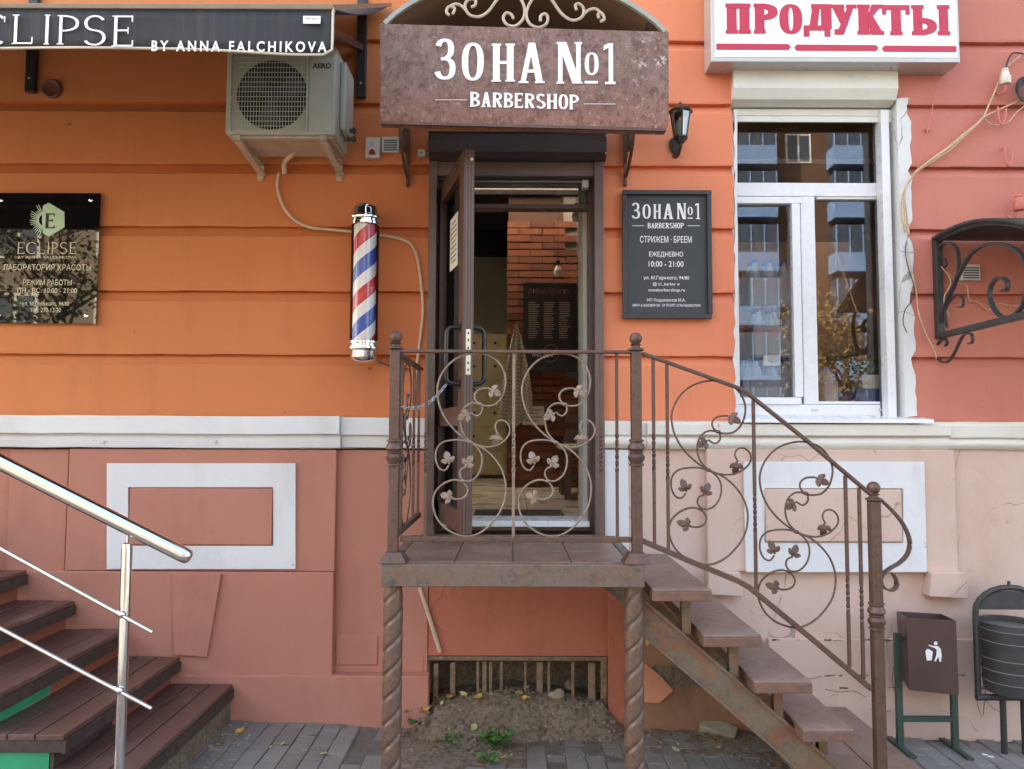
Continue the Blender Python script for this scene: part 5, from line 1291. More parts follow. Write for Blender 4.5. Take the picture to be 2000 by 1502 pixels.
# ================================================================== WIRES, INSULATORS, HOOKS
def wire(pts, r, label, mat='wire_tan', Y=-.03, cat='wire', strands=1):
    w_ = None
    for k in range(strands):
        dx, dy = (0, 0) if strands == 1 else (random.uniform(-7, 7), random.uniform(-5, 5))
        p = cr([P(a + dx * (.4 + .6 * sin(i * 1.3 + k)), b + dy * cos(i * 1.1 + k), Y - .004 * k) for i, (a, b) in enumerate(pts)], 5)
        if w_ is None and strands > 1: w_ = thing('cable_bundle', p[0], label, cat)
        o = MB().tube(p, r, 6).build('strand' if strands > 1 else 'wire', mat, w_, smooth=True)
    if strands == 1: tag(o, label, cat)
    return o
wire([(1770, 456), (1766, 420), (1766, 385), (1772, 360), (1790, 335), (1822, 312), (1855, 290), (1885, 262), (1910, 240), (1922, 226)], .005, 'tan cable bundle drooping along the right edge of the shop window', strands=4, cat='cables')
wire([(1922, 226), (1938, 190), (1952, 158), (1968, 130), (2010, 96)], .0055, 'tan wire rising from the bundle past the white insulator')
wire([(1916, 232), (1935, 222), (1965, 208), (2010, 188)], .0055, 'tan wire branching right from the bundle below the white insulator')
wire([(1920, 228), (1935, 242), (1955, 244), (1972, 236), (1985, 220), (2010, 200)], .0035, 'thin sagging wire under the branching tan wires')
wire([(1836, 134), (1828, 175), (1818, 225), (1812, 253), (1800, 300), (1790, 335)], .003, 'thin pink wire hanging from the white lightbox sign', 'porcelain_pink')
wire([(1772, 458), (1774, 500), (1788, 560), (1794, 610), (1808, 650), (1824, 682), (1829, 700)], .0035, 'thin wire from the cable bundle down to the black bracket')
wire([(1774, 460), (1768, 490), (1776, 530), (1786, 560), (1782, 585), (1768, 605), (1764, 630), (1772, 650)], .003, 'thin black loose wire dangling beside the shop window', 'wire_black', Y=-.025)
wire([(1838, 520), (1856, 545), (1852, 565), (1844, 580), (1846, 600), (1856, 620)], .0032, 'tan loose wire curling behind the black bracket', Y=-.05)
wire([(1850, 530), (1868, 552), (1888, 558), (1893, 585), (1910, 590), (1930, 605), (1950, 592), (1975, 598), (2010, 592)], .0032, 'tan wire running right behind the black bracket scrolls', Y=-.02)
o = wire([(1962, 146), (1970, 115), (1982, 103), (2010, 108)], .005, 'dark wire looping over the white insulator', 'wire_black', Y=-.05)
cb = thing('wire_coil', P(1992, 170, -.04), 'black coiled wire on the wall at the top right corner', 'wire'); 
for k in range(4):
    c = P(2002, 172 + k * 3, -.04 - .008 * k); MB().tube([c + Vector((cos(q) * (.05 - .004 * k), 0, sin(q) * (.065 - .005 * k))) for q in [2*pi*i/20 for i in range(20)]], .007, 6, True).build('turn', 'wire_black', cb, smooth=True)
for px, py, mt, lab in ((1963, 150, 'porcelain', 'white porcelain insulator on the right wall below the dark wire loop'), (1990, 396, 'porcelain_pink', 'pink painted insulator on the right wall above the iron bracket')):
    it = thing('insulator', P(px, py, -.05), lab, 'insulator'); c = P(px, py, -.06)
    MB().lathe(c, [(.028, -.045), (.031, -.04), (.031, .0), (.022, .006), (.024, .02), (.018, .03), (.022, .038), (.012, .05), (.001, .053)], 16).build('bell', mt, it, smooth=True)
    MB().tube(cr([c + Vector((0, 0, -.03)), c + Vector((-.004, .0, -.085)), c + Vector((-.02, .03, -.09)), Vector((c.x - .03, -.002, c.z - .06))], 4), .007, 6).build('hook', 'porcelain_pink', it, smooth=True)
for px, py, lab in ((1957, 232, 'rusty red hook in the wall under the white insulator'), (1970, 312, 'rusty red double hook in the wall above the pink insulator')):
    pts = [P(px - 9, py - 22, -.002), P(px - 8, py - 20, -.05), P(px - 6, py, -.055), P(px, py + 12, -.055), P(px + 6, py, -.055), P(px + 8, py - 20, -.05)]
    o = MB().tube(cr(pts, 4), .0065, 6).build('wall_hook', 'porcelain_pink', None, smooth=True); tag(o, lab, 'hook')
o = MB().lathe(P(1812, 254, -.01), [(.012, .008), (.014, -.006), (.008, -.014), (.0, -.015)], 8, 'y').build('wire_clip', 'porcelain_pink', None, smooth=True); tag(o, 'small pink clip holding the thin wire on the right wall', 'clip')

# ================================================================== LITTER BINS
yb_ = -.20; xb0, xb1 = xx(1757, yb_, 1300), xx(1870, yb_, 1300)
lb_ = thing('litter_bin', P(1815, 1440, yb_), 'brown metal litter bin with white pictogram on a green stand', 'bin')
gzb = gz((xb0 + xb1) / 2)
pA = [P(1771, 1207, -.30), P(1866, 1212, -.30), P(1872, 1357, -.27), P(1776, 1347, -.27)]
pB = [P(1752, 1194, -.08), P(1838, 1199, -.08), P(1842, 1318, -.10), P(1760, 1320, -.10)]
m = MB(); vs_ = pA + pB; m.add(vs_, [(0, 1, 2, 3), (4, 5, 6, 7), (0, 3, 7, 4), (1, 2, 6, 5), (3, 2, 6, 7)]); m.build('bucket', 'bin_brown', lb_, solid=.006)
def on(px, py): # point on the front face of the bucket
    f = (py - 1210) / 145; return P(px, py, -.30 + .03 * f - .0055)
def pic(name, pts, mt='letter_white'): 
    MB().prism([on(a, b) for a, b in pts], (0, -.0012, 0)).build(name, mt, lb_)
S_ = lambda a, b: (1600 + a * .301, 1050 + b * .301)
pic('pictogram_person', [S_(*p) for p in ((705, 694), (738, 702), (770, 704), (788, 722), (794, 760), (790, 804), (780, 806), (772, 770), (756, 804), (746, 802), (760, 762), (762, 728), (748, 716), (712, 702))])
pic('pictogram_head', [(1600 + 755 * .301 + 3.6 * cos(q), 1050 + 686 * .301 + 3.6 * sin(q)) for q in [2*pi*i/12 for i in range(12)]])
pic('pictogram_basket', [S_(*p) for p in ((688, 738), (700, 722), (716, 726), (736, 740), (730, 796), (698, 798))])
for px in (1755, 1862):
    x = xx(px, yb_, 1340); g_ = gz(x); zt2 = zz(1236, yb_, 1755) if px < 1800 else zz(1350, yb_, 1862)
    MB().box(x - .017, x + .017, yb_ - .012, yb_ + .012, g_, zt2).build('stand_post', 'bin_green', lb_, bevel=.002); MB().box(x - .018, x + .018, yb_ - .14, yb_ + .13, g_ + .001, g_ + .014).build('stand_foot', 'bin_green', lb_, bevel=.002)
    if px < 1800: MB().box(x + .0172, x + .03, yb_ - .01, yb_ + .01, zt2 - .05, zt2 - .02).build('pivot', 'bin_green', lb_)
z_ = zz(1404, yb_, 1810); MB().box(xx(1755, yb_, 1340) + .018, xx(1862, yb_, 1340) - .018, yb_ - .01, yb_ + .01, z_ - .014, z_ + .014).build('crossbar', 'bin_green', lb_)
# round urn
yu = -.24; cu_ = xx(1976, yu, 1300); gu = gz(cu_); Ru = .205
ub = thing('round_bin', (cu_, yu, gu), 'dark grey ribbed round bin hung in a hooped frame at the right edge', 'bin')
zt2, zb2 = zz(1215, yu, 1970), zz(1350, yu, 1970); rr_ = .15
pf = [(rr_ * .86, 0), (rr_ * .9, .004)]
for k in range(1, 12):
    f = k / 12; pf.append((rr_ * (.9 + .1 * f) + (.0035 if k in (2, 4, 6, 9, 11) else 0), (zt2 - zb2) * f))
pf += [(rr_ * 1.0, zt2 - zb2), (rr_ * 1.03, zt2 - zb2 + .004), (rr_ * .97, zt2 - zb2 + .002), (rr_ * .95, zt2 - zb2 - .02), (rr_ * .86, .02)]
MB().lathe((cu_, yu, zb2), pf, 36).build('drum', 'bin_grey', ub, smooth=True)
for k in (2, 4, 6, 9, 11):
    f = k / 12; q_ = rr_ * (.9 + .1 * f) + .003; MB().lathe((cu_, yu, zb2 + (zt2 - zb2) * f), [(q_, -.003), (q_ + .003, 0), (q_, .003)], 36).build('rib', 'bin_rib', ub, smooth=True)
fw = .185; zf = zz(1362, yu, 1970); zh = zz(1195, yu, 1970)
pts = [Vector((cu_ - fw, yu, zf)), Vector((cu_ - fw, yu, (zf + zh) / 2)), Vector((cu_ - fw, yu, zh))] + [Vector((cu_ - fw * cos(pi * k / 12), yu, zh + .13 * sin(pi * k / 12))) for k in range(1, 12)] + [Vector((cu_ + fw, yu, zh)), Vector((cu_ + fw, yu, zf))]
MB().tube(pts, .016, 8).build('hoop', 'iron_black', ub, smooth=True)
MB().tube([Vector((cu_ - fw - .01, yu, zf)), Vector((cu_ + fw + .01, yu, zf))], .018, 8).build('base_rail', 'iron_black', ub, smooth=True)
MB().prism([Vector((cu_ - fw * .9 * cos(pi * k / 12), yu + .004, zh + .012 + .10 * sin(pi * k / 12))) for k in range(13)], (0, -.006, 0)).build('hood_plate', 'bin_grey', ub)
for dx in (-.055, .055): MB().tube([Vector((cu_ + dx, yu, gu - .01)), Vector((cu_ + dx, yu, zf))], .016, 8).build('leg', 'iron_black', ub, smooth=True)
for dx in (-1, 1): MB().tube([Vector((cu_ + dx * rr_ * .95, yu, (zt2 + zb2) / 2 + .03)), Vector((cu_ + dx * fw, yu, (zt2 + zb2) / 2 + .03))], .006, 6).build('pivot', 'iron_black', ub)
MB().lathe((cu_, yu, zh + .13), [(.008, .01), (.008, .032), (.004, .034)], 8).build('knob', 'iron_black', ub)

# ================================================================== THINGS IN THE SHOP WINDOW
def bottle(c, h, r, parent, mat='plastic_film', cap='cap_blue', lab='label_red'):
    bt_ = MB().lathe(c, [(r * .9, 0), (r, .01), (r, h * .3), (r * .93, h * .36), (r, h * .42), (r, h * .62), (r * .75, h * .78), (r * .34, h * .9), (r * .32, h * .95)], 14).build('bottle', mat, parent, smooth=True)
    MB().lathe((c[0], c[1], c[2] + h * .95), [(r * .36, 0), (r * .36, h * .06), (.001, h * .062)], 10).build('bottle_cap', cap, bt_); 
    if lab: MB().lathe((c[0], c[1], c[2] + h * .42), [(r * 1.01, 0), (r * 1.01, h * .16)], 14).build('bottle_label', lab, bt_, smooth=True)
sz0 = sz
def pack(px, Y, base, h, n, r, label, lab='label_red', cap='cap_blue'):
    c0 = P(px, 700, Y); p = thing('bottle_pack', (c0.x, Y, base), label, 'bottles')
    for i in range(n):
        for j in range(2): bottle((c0.x + (i - (n - 1) / 2) * r * 2.05, Y + j * r * 2.05, base), h, r, p, lab=lab, cap=cap)
    w_ = n * r * 1.04; MB().box(c0.x - w_, c0.x + w_, Y - r * 1.06, Y + r * 3.2, base + .004, base + h * .66).build('shrink_wrap', 'plastic_film', p, bevel=.02)
pack(1505, .24, sz0 + .001, .30, 3, .045, 'blue capped water bottle pack at the bottom of the left pane', 'cap_blue')
pack(1512, .25, sz0 + .306, .30, 3, .045, 'red labelled bottle pack stacked in the middle of the left pane')
pack(1506, .26, sz0 + .612, .30, 3, .045, 'topmost clear bottle pack behind the left pane', 'label_red')
pack(1459, .26, sz0 + .001, .29, 1, .045, 'single column of clear bottles at the left edge of the left pane', None)
pack(1617, .25, sz0 + .001, .25, 1, .045, 'clear bottle with red label at the bottom of the right pane')
o = MB().pbox(1491, 693, 1524, 714, .178, .182).build('price_card', 'sign_white'); tag(o, 'white price card leaning on the bottles in the left pane', 'card'); text('card_print', 'Пауза', 1500, 1517, 704, 709, .1775, 'plastic_dark', o)
c = P(1655, 789, .42); fn_ = thing('round_tub', (c.x, .42, sz0), 'dark blue round tub standing behind the right pane', 'tub')
MB().lathe((c.x, .42, sz0), [(.08, 0), (.13, .01), (.125, .05), (.1, .085), (.06, .108), (.001, .115)], 28).build('dome', 'fan_blue', fn_, smooth=True); MB().lathe((c.x, .42, sz0), [(.135, .0), (.135, .015), (.128, .016)], 28).build('rim', 'cap_blue', fn_, smooth=True)
ped = MB().box(*(xx(1665, .24), xx(1716, .24)), .2, .33, sz0, zz(757, .24)).build('storage_box', 'cap_blue', None, bevel=.01); tag(ped, 'dark blue storage box carrying the white flower pot', 'box')
pot = thing('flower_pot', P(1693, 756, .24), 'white rectangular flower pot with red blossom in the right pane', 'potted plant')
z0p = zz(757, .24) + .001; xa, xb = xx(1678, .24), xx(1716, .24); z1p = zz(730, .24)
MB().add([(xa+.008,.21,z0p),(xb-.008,.21,z0p),(xb-.008,.32,z0p),(xa+.008,.32,z0p),(xa,.2,z1p),(xb,.2,z1p),(xb,.33,z1p),(xa,.33,z1p)],[(0,1,2,3),(4,7,6,5),(0,4,5,1),(1,5,6,2),(2,6,7,3),(3,7,4,0)]).build('pot', 'pot_white', pot, bevel=.004)
rr = random.Random(8); lf = MB(); stt = MB(); cen = Vector(((xa + xb) / 2, .26, z1p))
def quad_leaf(mb, p, d, w_, L, rr):
    d = d.normalized(); s_ = d.cross(Vector((rr.uniform(-1, 1), rr.uniform(-1, 1), rr.uniform(-.3, 1)))); s_.normalize(); up = s_.cross(d)
    mb.add([p, p + d * L * .4 + s_ * w_ + up * L * .06, p + d * L, p + d * L * .4 - s_ * w_ + up * L * .06, p + d * L * .5 - up * L * .05], [(0, 1, 4), (1, 2, 4), (2, 3, 4), (3, 0, 4)])
for k in range(26):
    a = rr.uniform(0, 2 * pi); tip = cen + Vector((cos(a) * rr.uniform(.02, .12) - .03, sin(a) * .06, rr.uniform(.02, .15))); stt.tube([cen, cen.lerp(tip, .5) + Vector((0, 0, .02)), tip], .0012, 4)
    for q in range(6): quad_leaf(lf, cen.lerp(tip, rr.uniform(.4, 1)), Vector((rr.uniform(-1, 1), rr.uniform(-1, 1), rr.uniform(-.4, .7))), .007, rr.uniform(.015, .03), rr)
stt.build('stem', 'leaf_green', pot); lf.build('foliage', 'leaf_green', pot, recalc=False)
bl_ = MB()
for k in range(14):
    q = P(1680, 700, .22) + Vector((rr.gauss(0, .008), rr.gauss(0, .006), rr.gauss(0, .008))); quad_leaf(bl_, q, Vector((rr.uniform(-1, 1), rr.uniform(-1, 0), rr.uniform(-.5, 1))), .008, .016, rr)
bl_.build('blossom', 'flower_red', pot, recalc=False)
yp = thing('yellow_cup', P(1726, 789, .38), 'small yellow cup in the lower right corner of the shop window', 'cup'); c = P(1722, 788, .21)
MB().lathe((c.x, .21, sz0), [(.016, 0), (.021, .05), (.024, .075), (.022, .074), (.015, .01)], 16).build('cup', 'pot_yellow', yp, smooth=True)
# shelves deeper in the shop
sh = thing('shop_shelf', (xx(1600, 1.8), 1.8, .95), 'dim brown shelves deep inside the shop', 'shelf')
for z_ in (1.3, 1.75, 2.2): MB().box(xx(1420, 1.9), xx(1800, 1.9), 1.75, 2.1, z_, z_ + .03).build('board', 'bench_wood', sh)
for px in (1420, 1540, 1680, 1800): MB().box(xx(px, 1.9) - .015, xx(px, 1.9) + .015, 1.74, 2.1, .95, 2.6).build('upright', 'bench_wood', sh)

# ================================================================== SOIL, RUBBLE, WEEDS, LEAVES
from mathutils import noise as mno
def soil(name, x0, x1, y0, y1, hfun, label, n=(50, 34)):
    def fn(a, b):
        x, y = x0 + (x1 - x0) * a, y0 + (y1 - y0) * b
        e = min(a, 1 - a, b if y0 < -.05 else 1) * 8; e = max(0, min(1, e)); nz = mno.noise(Vector((x * 4, y * 4, 1))) * .5 + mno.noise(Vector((x * 13, y * 13, 4))) * .3 + mno.noise(Vector((x * 40, y * 40, 7))) * .2 + mno.noise(Vector((x * 90, y * 90, 2))) * .12
        return Vector((x, y, gz(x) - .02 + e * (hfun(x, y) + .026 * nz)))
    o = MB().grid(fn, *n).build(name, 'soil', None, smooth=False, recalc=False); return tag(o, label, 'soil', kind='stuff')
def heap(x, y):
    y0 = -.40 + .17 * max(0, min(1, (x + .12) / .3)); f = max(0, min(1, (y - y0) / (-.02 - y0))); f = f * f * (3 - 2 * f); return -.012 * (1 - min(1, f * 6)) * (x > 0) + .012 + .17 * f * (1.08 - .55 * abs(x - .02) - .25 * max(0, -x)) - .25 * max(0, y) * .3
soil('soil_heap', xx(812, 0), xx(1225, 0), -.42, .255, lambda x, y: heap(x, y), 'brown soil heaped against the basement opening', (110, 70))
soil('soil_edge', -1.38, -.64, -.16, -.085, lambda x, y: .012, 'thin line of dirt along the foot of the left wall', (80, 8))
soil('soil_edge', 1.86, 3.6, -.12, -.03, lambda x, y: .012, 'thin line of dirt along the wall foot behind the bins', (120, 8))
soil('soil_patch', -.66, .12, -.78, -.2, lambda x, y: .014 + .006 * sin(x * 9), 'bare brown soil between the paving blocks under the porch')
soil('soil_strip', -1.54, -1.36, -1.7, -.08, lambda x, y: .018, 'crumbled soil along the foot of the left stair', (10, 60))
soil('soil_verge', .66, 1.41, -.4, -.04, lambda x, y: .02 + .03 * max(0, (y + .3)), 'dirt along the wall foot behind the open steps', (50, 16))
soil('soil_verge', .95, 1.41, -1.05, -.41, lambda x, y: .014, 'dirt and litter below the rusty stringer', (24, 30))
rr = random.Random(21)
peb = MB()
for k in range(420):
    reg = rr.random()
    if reg < .5: x, y = rr.uniform(-.62, .62), rr.uniform(-.45, .08)
    elif reg < .75: x, y = rr.uniform(-1.53, -1.37), rr.uniform(-1.4, -.1)
    else: x, y = rr.uniform(.66, 1.35), rr.uniform(-.9, -.06)
    z = gz(x) + (heap(x, y) - .014 if abs(x) < .62 and y > -.4 else .004); r = rr.choice((.003, .004, .006, .009)); peb.sphere((x, y, z), r, 5, 3, (1, rr.uniform(.6, 1.2), .6))
clod = MB()
for k in range(380):
    x, y = rr.uniform(-.6, .6), rr.uniform(-.42, .05); z = gz(x) + heap(x, y) - .02; r = rr.choice((.006, .008, .012, .016)); clod.sphere((x, y, z), r, 6, 4, (1, rr.uniform(.7, 1.3), .7))
tag(clod.build('soil_clods', 'soil', None), 'loose lumps of earth on the soil heap', 'soil', kind='stuff')
tag(peb.build('gravel', 'stone_grey', None), 'small stones and grit scattered on the soil', 'gravel', kind='stuff')
# fallen leaves, each one
lfm = []
for k in range(3):
    L = 1.0; h = [(0, .0), (.15, .22), (.4, .34), (.7, .26), (1, 0)]; m = MB(); cu2 = (.1, .22, .3)[k]
    top = [Vector((x - .5, y, cu2 * (x - .5) ** 2 + .25 * y * y)) for x, y in h]; bot = [Vector((x - .5, -y, cu2 * (x - .5) ** 2 + .18 * y * y)) for x, y in h[1:-1]][::-1]
    pts = top + bot; c = Vector((0, 0, -.02)); m.add(pts + [c], [(i, (i + 1) % len(pts), len(pts)) for i in range(len(pts))]); lfm.append(m)
protos = {}
def drop(px, py, size, mt, lab, grp, k=0, zoff=.0, Y=None):
    # where the sight line meets the pavement
    d = ray(px, py); tpar = (gz(0) - CAM.z) / d.z
    for _ in range(12):
        q_ = CAM + d * tpar; tpar = .5 * tpar + .5 * (gz(q_.x) + (heap(q_.x, q_.y) - .012 if abs(q_.x) < .6 and q_.y > -.38 else zoff) - CAM.z) / d.z
    p = CAM + d * tpar; key = (k, mt)
    if key not in protos:
        o = lfm[k].build('fallen_leaf', mt, None, recalc=False); protos[key] = o
    else: o = clone(protos[key], 'fallen_leaf', None, (0, 0, 0))
    o.location = p + Vector((0, 0, .006)); o.scale = (size, size, size); o.rotation_euler = (rr.uniform(-.5, .5), rr.uniform(-.5, .5), rr.uniform(0, 6.3)); tag(o, mt.split('_')[1] + ' ' + lab, 'leaf', grp)
for px, py, s_, mt in ((878, 1362, .06, 'leaf_yellow'), (935, 1363, .06, 'leaf_yellow'), (905, 1358, .05, 'leaf_pale'), (852, 1375, .07, 'leaf_brown'), (832, 1387, .045, 'leaf_yellow'), (970, 1352, .05, 'leaf_pale'), (988, 1329, .05, 'leaf_yellow'), (1050, 1352, .05, 'leaf_pale'),
                      (1115, 1346, .05, 'leaf_yellow'), (1176, 1368, .06, 'leaf_yellow'), (1160, 1362, .04, 'leaf_brown'), (1012, 1356, .035, 'leaf_brown'), (1092, 1358, .035, 'leaf_brown'), (888, 1352, .04, 'leaf_brown'), (915, 1349, .035, 'leaf_yellow'), (1030, 1344, .03, 'leaf_pale')):
    drop(px, py, s_, mt, 'autumn leaf lying on the soil below the basement opening', 'dry leaves below the basement opening', rr.randrange(3), .06)
for px, py, s_, mt in ((925, 1423, .055, 'leaf_pale'), (900, 1483, .05, 'leaf_pale'), (985, 1480, .045, 'leaf_yellow'), (826, 1384, .05, 'leaf_pale'), (965, 1462, .05, 'leaf_pale'), (846, 1447, .03, 'leaf_brown'), (880, 1460, .035, 'leaf_pale')):
    drop(px, py, s_, mt, 'dry leaf on the bare soil under the porch', 'pale leaves under the porch', rr.randrange(3), .012)
for px, py, s_, mt in ((468, 1430, .06, 'leaf_yellow'), (552, 1455, .045, 'leaf_pale'), (597, 1468, .04, 'leaf_pale'), (632, 1474, .05, 'leaf_pale'), (613, 1437, .045, 'leaf_brown'), (528, 1461, .025, 'leaf_pale'), (555, 1384, .05, 'leaf_yellow'), (570, 1382, .04, 'leaf_brown'), (665, 1388, .025, 'leaf_pale')):
    drop(px, py, s_, mt, 'small dry leaf on the grey paving left of the porch', 'leaves on the paving left of the porch', rr.randrange(3))
for px, py, s_, mt in ((1319, 1466, .05, 'leaf_pale'), (1404, 1462, .03, 'leaf_pale'), (1375, 1494, .04, 'leaf_pale'), (1510, 1490, .055, 'leaf_yellow'), (1500, 1478, .05, 'leaf_yellow'), (1520, 1497, .05, 'leaf_brown'), (1392, 1440, .045, 'leaf_yellow'), (1402, 1446, .045, 'leaf_yellow'), (1415, 1448, .04, 'leaf_brown'), (1384, 1434, .04, 'leaf_yellow')):
    drop(px, py, s_, mt, 'small dry leaf on the ground beneath the open steps', 'leaves beneath the open steps', rr.randrange(3), .01)
for k in range(34):
    px = rr.choice((rr.uniform(830, 960), rr.uniform(880, 1180))); py = 1352 + rr.uniform(-6, 24) * (1 if px < 1000 else .7)
    drop(px, py, rr.uniform(.018, .05), rr.choice(('leaf_yellow', 'leaf_brown', 'leaf_brown', 'leaf_pale')), 'autumn leaf lying on the soil below the basement opening', 'dry leaves below the basement opening', rr.randrange(3), .06)
tg = MB()
for k in range(46):
    reg = rr.random(); x, y = (rr.uniform(-.6, .0), rr.uniform(-.7, -.2)) if reg < .5 else (rr.uniform(-.5, .55), rr.uniform(-.3, -.03)) if reg < .8 else (rr.uniform(.95, 1.38), rr.uniform(-.95, -.1))
    z = gz(x) + (heap(x, y) - .006 if abs(x) < .6 and y > -.38 else .012); a = rr.uniform(0, 6.28); L = rr.uniform(.03, .12); dd = Vector((cos(a), sin(a), rr.uniform(-.1, .15))) * L / 2; c = Vector((x, y, z))
    tg.tube([c - dd, c + Vector((rr.gauss(0, .005), rr.gauss(0, .005), .004)), c + dd], .0016, 4)
tag(tg.build('twig_litter', 'grate_wood', None), 'dry stems and twigs scattered on the soil', 'twigs', kind='stuff')
# weeds
def weed(px, py, label, n=26, h=.09, spread=.09, L=.035, w_=.009, zoff=.01, blades=0):
    d = ray(px, py); tpar = (gz((px - 1000) / 340) + zoff - CAM.z) / d.z; p = CAM + d * tpar; wd_ = thing('weed', p, label, 'weed'); lf = MB(); stt = MB()
    for k in range(n):
        a = rr.uniform(0, 2 * pi); q = rr.random() ** .5; tip = p + Vector((cos(a) * spread * q, sin(a) * spread * q * .8, h * (.3 + .7 * rr.random())))
        stt.tube([p + Vector((rr.gauss(0, .01), rr.gauss(0, .01), -.01)), p.lerp(tip, .6) + Vector((0, 0, .01)), tip], .0011, 4)
        for _ in range(4): quad_leaf(lf, p.lerp(tip, rr.uniform(.5, 1)), Vector((cos(a) + rr.uniform(-.8, .8), sin(a) + rr.uniform(-.8, .8), rr.uniform(-.1, .8))), w_, L * rr.uniform(.6, 1.2), rr)
    for k in range(blades):
        a = rr.uniform(0, 2 * pi); tip = p + Vector((cos(a) * .06, sin(a) * .05, rr.uniform(.08, .2))); b0 = p + Vector((rr.gauss(0, .02), rr.gauss(0, .02), -.01)); md = b0.lerp(tip, .55) + Vector((0, 0, .03)); sd_ = Vector((sin(a), -cos(a), 0)) * .003
        lf.add([b0 - sd_, b0 + sd_, md + sd_, md - sd_, tip], [(0, 1, 2, 3), (3, 2, 4)])
    stt.build('stem', 'leaf_green', wd_); lf.build('foliage', 'leaf_green', wd_, recalc=False)
weed(806, 1384, 'green grassy weed at the wall behind the left twisted post', 14, .09, .06, blades=26)
weed(818, 1412, 'low green weed just below the grassy tuft under the porch', 14, .03, .06)
weed(930, 1386, 'flat green weed in front of the basement opening', 16, .03, .07)
weed(968, 1456, 'bright green leafy weed in the middle of the paving under the porch', 34, .07, .085, .045, .012)
weed(955, 1488, 'small green weed at the bottom edge under the porch', 14, .03, .05)
weed(870, 1448, 'sparse flat weed left of the bright leafy one', 12, .02, .09)
weed(198, 1452, 'small green weed growing beside the lowest step of the left stair', 24, .07, .07, .03, .009, .12)
# rubble and shards
def shard(pts, Y, mt, label, cat, th=.02, lean=.06):
    q = [P(a, b, Y) for a, b in pts]; zmin = min(p.z for p in q); q = [p + Vector((0, (p.z - zmin) * lean, 0)) for p in q]
    o = MB().prism(q, (0, th, 0)).build('wall_shard', mt, None, bevel=.003); return tag(o, label, cat)
shard([(1222, 1306), (1262, 1298), (1292, 1322), (1316, 1350), (1288, 1374), (1260, 1373), (1224, 1380)], -.075, 'shard_orange', 'broken orange plaster slab leaning behind the right twisted post', 'slab')
shard([(1341, 1286), (1368, 1308), (1354, 1322), (1329, 1297)], -.085, 'shard_tan', 'tilted pale tile fragment on the wall behind the upper steps', 'tile')
shard([(1432, 1370), (1458, 1392), (1456, 1404), (1448, 1403), (1422, 1380)], -.20, 'shard_tan', 'pale tile fragment lying below the middle of the stringer', 'tile')
shard([(1262, 1205), (1290, 1236), (1266, 1262), (1262, 1262)], -.085, 'shard_tan', 'pale triangular tile fragment under the top step', 'tile')
def rock(px, py, size, label, mt='stone_grey', sq=(1, .7, .6), seed=1, zoff=0.):
    d = ray(px, py); tpar = (gz((px - 1000) / 340) + zoff - CAM.z) / d.z; p = CAM + d * tpar; m = MB().sphere(p + Vector((0, 0, size * sq[2] * .7)), size, 12, 8, sq)
    for i, v in enumerate(m.v):
        n_ = mno.noise((v - p) * (2.2 / size) * .5 + Vector((seed * 7, 0, 0))); m.v[i] = p + (v - p) * (1 + .35 * n_)
    o = m.build('rock', mt, None, weld=True); return tag(o, label, 'stone')
o = MB().prism([Vector(q) for q in ((-.1, -.035, 0), (.09, -.055, 0), (.1, .03, 0), (.03, .05, 0), (-.105, .035, 0))], (0, 0, .045)).build('broken_kerb', 'stone_grey', None, bevel=.006)
d = ray(1402, 1432); tpar = (gz(1.1) - CAM.z) / d.z; o.location = CAM + d * tpar; o.rotation_euler = (.35, .12, -.35); tag(o, 'broken beige kerb stone lying on yellow leaves under the steps', 'stone')
rock(1088, 1366, .055, 'large rounded stone on the soil inside the basement opening', zoff=.14); rock(1112, 1345, .03, 'smaller pale stone resting behind the large rounded one', sq=(1, .8, .9), seed=3, zoff=.16)
rock(1755, 1492, .018, 'white pebble on the paving beside the bottom newel', 'porcelain', seed=5)
for i, (px, py, a) in enumerate(((1924, 1476, .5), (1936, 1480, .45))):
    d = ray(px, py); tpar = (gz((px - 1000) / 340) - CAM.z) / d.z; p = CAM + d * tpar; dd = Vector((cos(a), -sin(a), -.02)) * .013
    o = MB().tube([p - dd + Vector((0, 0, .005)), p + dd + Vector((0, 0, .005))], .004, 8).build('cigarette_end', 'sign_white', None); tag(o, ('left' if i == 0 else 'right') + ' white cigarette end on the paving near the round bin', 'litter')
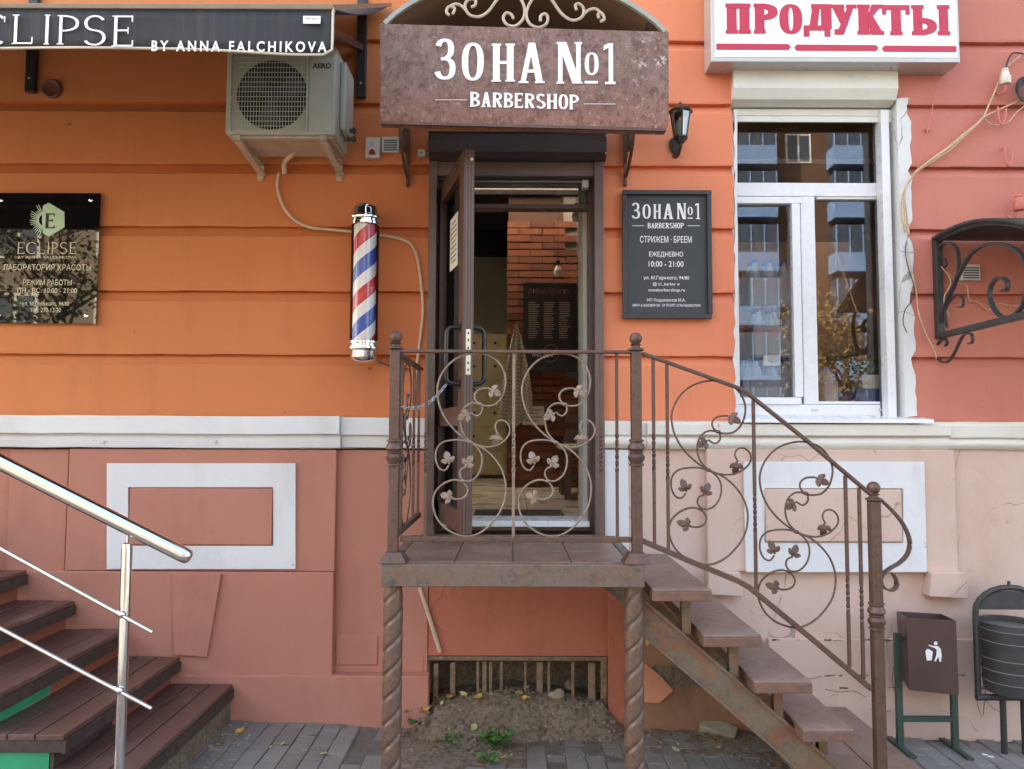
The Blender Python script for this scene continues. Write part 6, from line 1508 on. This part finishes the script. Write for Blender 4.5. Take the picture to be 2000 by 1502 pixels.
# ================================================================== ACROSS THE STREET (seen in the window, the black sign and the chrome)
def facade_block(name, x0, x1, yf, h, depth, wallmat, label, cols, rows, z1=2.0, dz=3.0, win_w=1.3, win_h=1.5, balc=(), roofmat='far_wall', panemat='far_pane', step=0):
    b = thing(name, ((x0 + x1) / 2, yf - depth / 2, -.4), label, 'building')
    MB().box(x0, x1, yf - depth, yf, -.4, h).build('wall', wallmat, b); MB().box(x0 - .3, x1 + .3, yf - depth - .3, yf + .3, h + .005, h + .35).build('roof', roofmat, b)
    for c in range(cols):
        cx = x0 + (x1 - x0) * (c + .5) / cols
        for r in range(rows):
            z = z1 + r * dz
            if z + win_h > h - .3: continue
            if c in balc:
                bb = MB().box(cx - 1.5, cx + 1.5, yf + .002, yf + 1.1, z - .5, z + .55).build('balcony', 'far_blue', b)
                MB().box(cx - 1.45, cx + 1.45, yf + .05, yf + 1.04, z + .56, z + 2.1).build('glazing', 'far_pane', bb)
                for q in range(5): MB().box(cx - 1.48 + q * .73, cx - 1.42 + q * .73, yf + 1.0, yf + 1.09, z + .56, z + 2.1).build('mullion', 'far_blue', bb)
                continue
            w_ = MB().box(cx - win_w / 2 - .08, cx + win_w / 2 + .08, yf + .002, yf + .06, z - .08, z + win_h + .08).build('window', 'far_white', b)
            for q in (-1, 1): MB().box(cx + q * win_w * .255 - win_w * .21, cx + q * win_w * .255 + win_w * .21, yf + .062, yf + .07, z, z + win_h).build('pane', panemat, w_)
    return b
facade_block('tower_block', 8.5, 27, -38, 34, 12, 'far_brick', 'tall brown brick tower with blue glazed balconies mirrored in the shop window', 6, 10, 2, 3.0, balc=(1, 3))
facade_block('apartment_house', 3.2, 8.2, -46, 30, 8, 'far_cream', 'cream apartment house beside the brick tower, mirrored at the window edge', 2, 9, 2, 3.0, balc=(1,))
facade_block('pale_house', -24, -4.5, -20, 9.2, 9, 'far_wall', 'low pale house across the street, mirrored in the glossy black sign', 6, 3, 1.6, 2.8)
facade_block('grey_house', -3.6, 3.0, -30, 8, 9, 'far_brick', 'low brown brick house straight across the street behind the camera', 3, 2, 1.6, 3.0)
def street_tree(x, y, h, r, label, leaf, n=2600, bare=.0, seed=1, L=.16):
    rt = random.Random(seed); t_ = thing('street_tree', (x, y, -.3), label, 'tree'); tk_ = MB(); ends = []
    tk_.tube([(x, y, -.35), (x + .05, y, h * .25), (x - .05, y + .05, h * .5), (x, y, h * .8)], [.17, .13, .09, .03], 9)
    for k in range(16):
        a = rt.uniform(0, 6.28); z0 = h * rt.uniform(.28, .7); q = rt.uniform(.6, 1); e = Vector((x + cos(a) * r * q, y + sin(a) * r * q, z0 + h * rt.uniform(.12, .3))); s0 = Vector((x, y, z0)); mid = s0.lerp(e, .5) + Vector((0, 0, .1))
        tk_.tube([s0, mid, e], [.05, .03, .012], 6); ends += [mid, e]
        for j in range(4):
            e2 = mid.lerp(e, rt.random()) + Vector((rt.uniform(-.6, .6), rt.uniform(-.6, .6), rt.uniform(.0, .7))); tk_.tube([mid.lerp(e, .3 + .2 * j), e2], [.018, .006], 5); ends.append(e2)
    tk_.build('trunk', 'bark', t_)
    lf = MB()
    for k in range(n):
        c = rt.choice(ends) + Vector((rt.gauss(0, .3), rt.gauss(0, .3), rt.gauss(0, .28))); quad_leaf(lf, c, Vector((rt.uniform(-1, 1), rt.uniform(-1, 1), rt.uniform(-.8, .8))), L * .3, L, rt)
    lf.build('crown', leaf, t_, recalc=False)
street_tree(-10.5, -13.5, 8, 2.6, 'thin leafed street tree mirrored in the glossy black sign', 'leaf_dull', 1900, seed=4)
street_tree(-7.2, -15, 7, 2.2, 'second sparse street tree across the road, right of the mirrored one', 'leaf_dull', 1100, seed=9)
street_tree(8.2, -14, 5.0, 1.5, 'golden autumn street tree mirrored in the right window pane', 'leaf_gold', 5200, seed=6, L=.10)
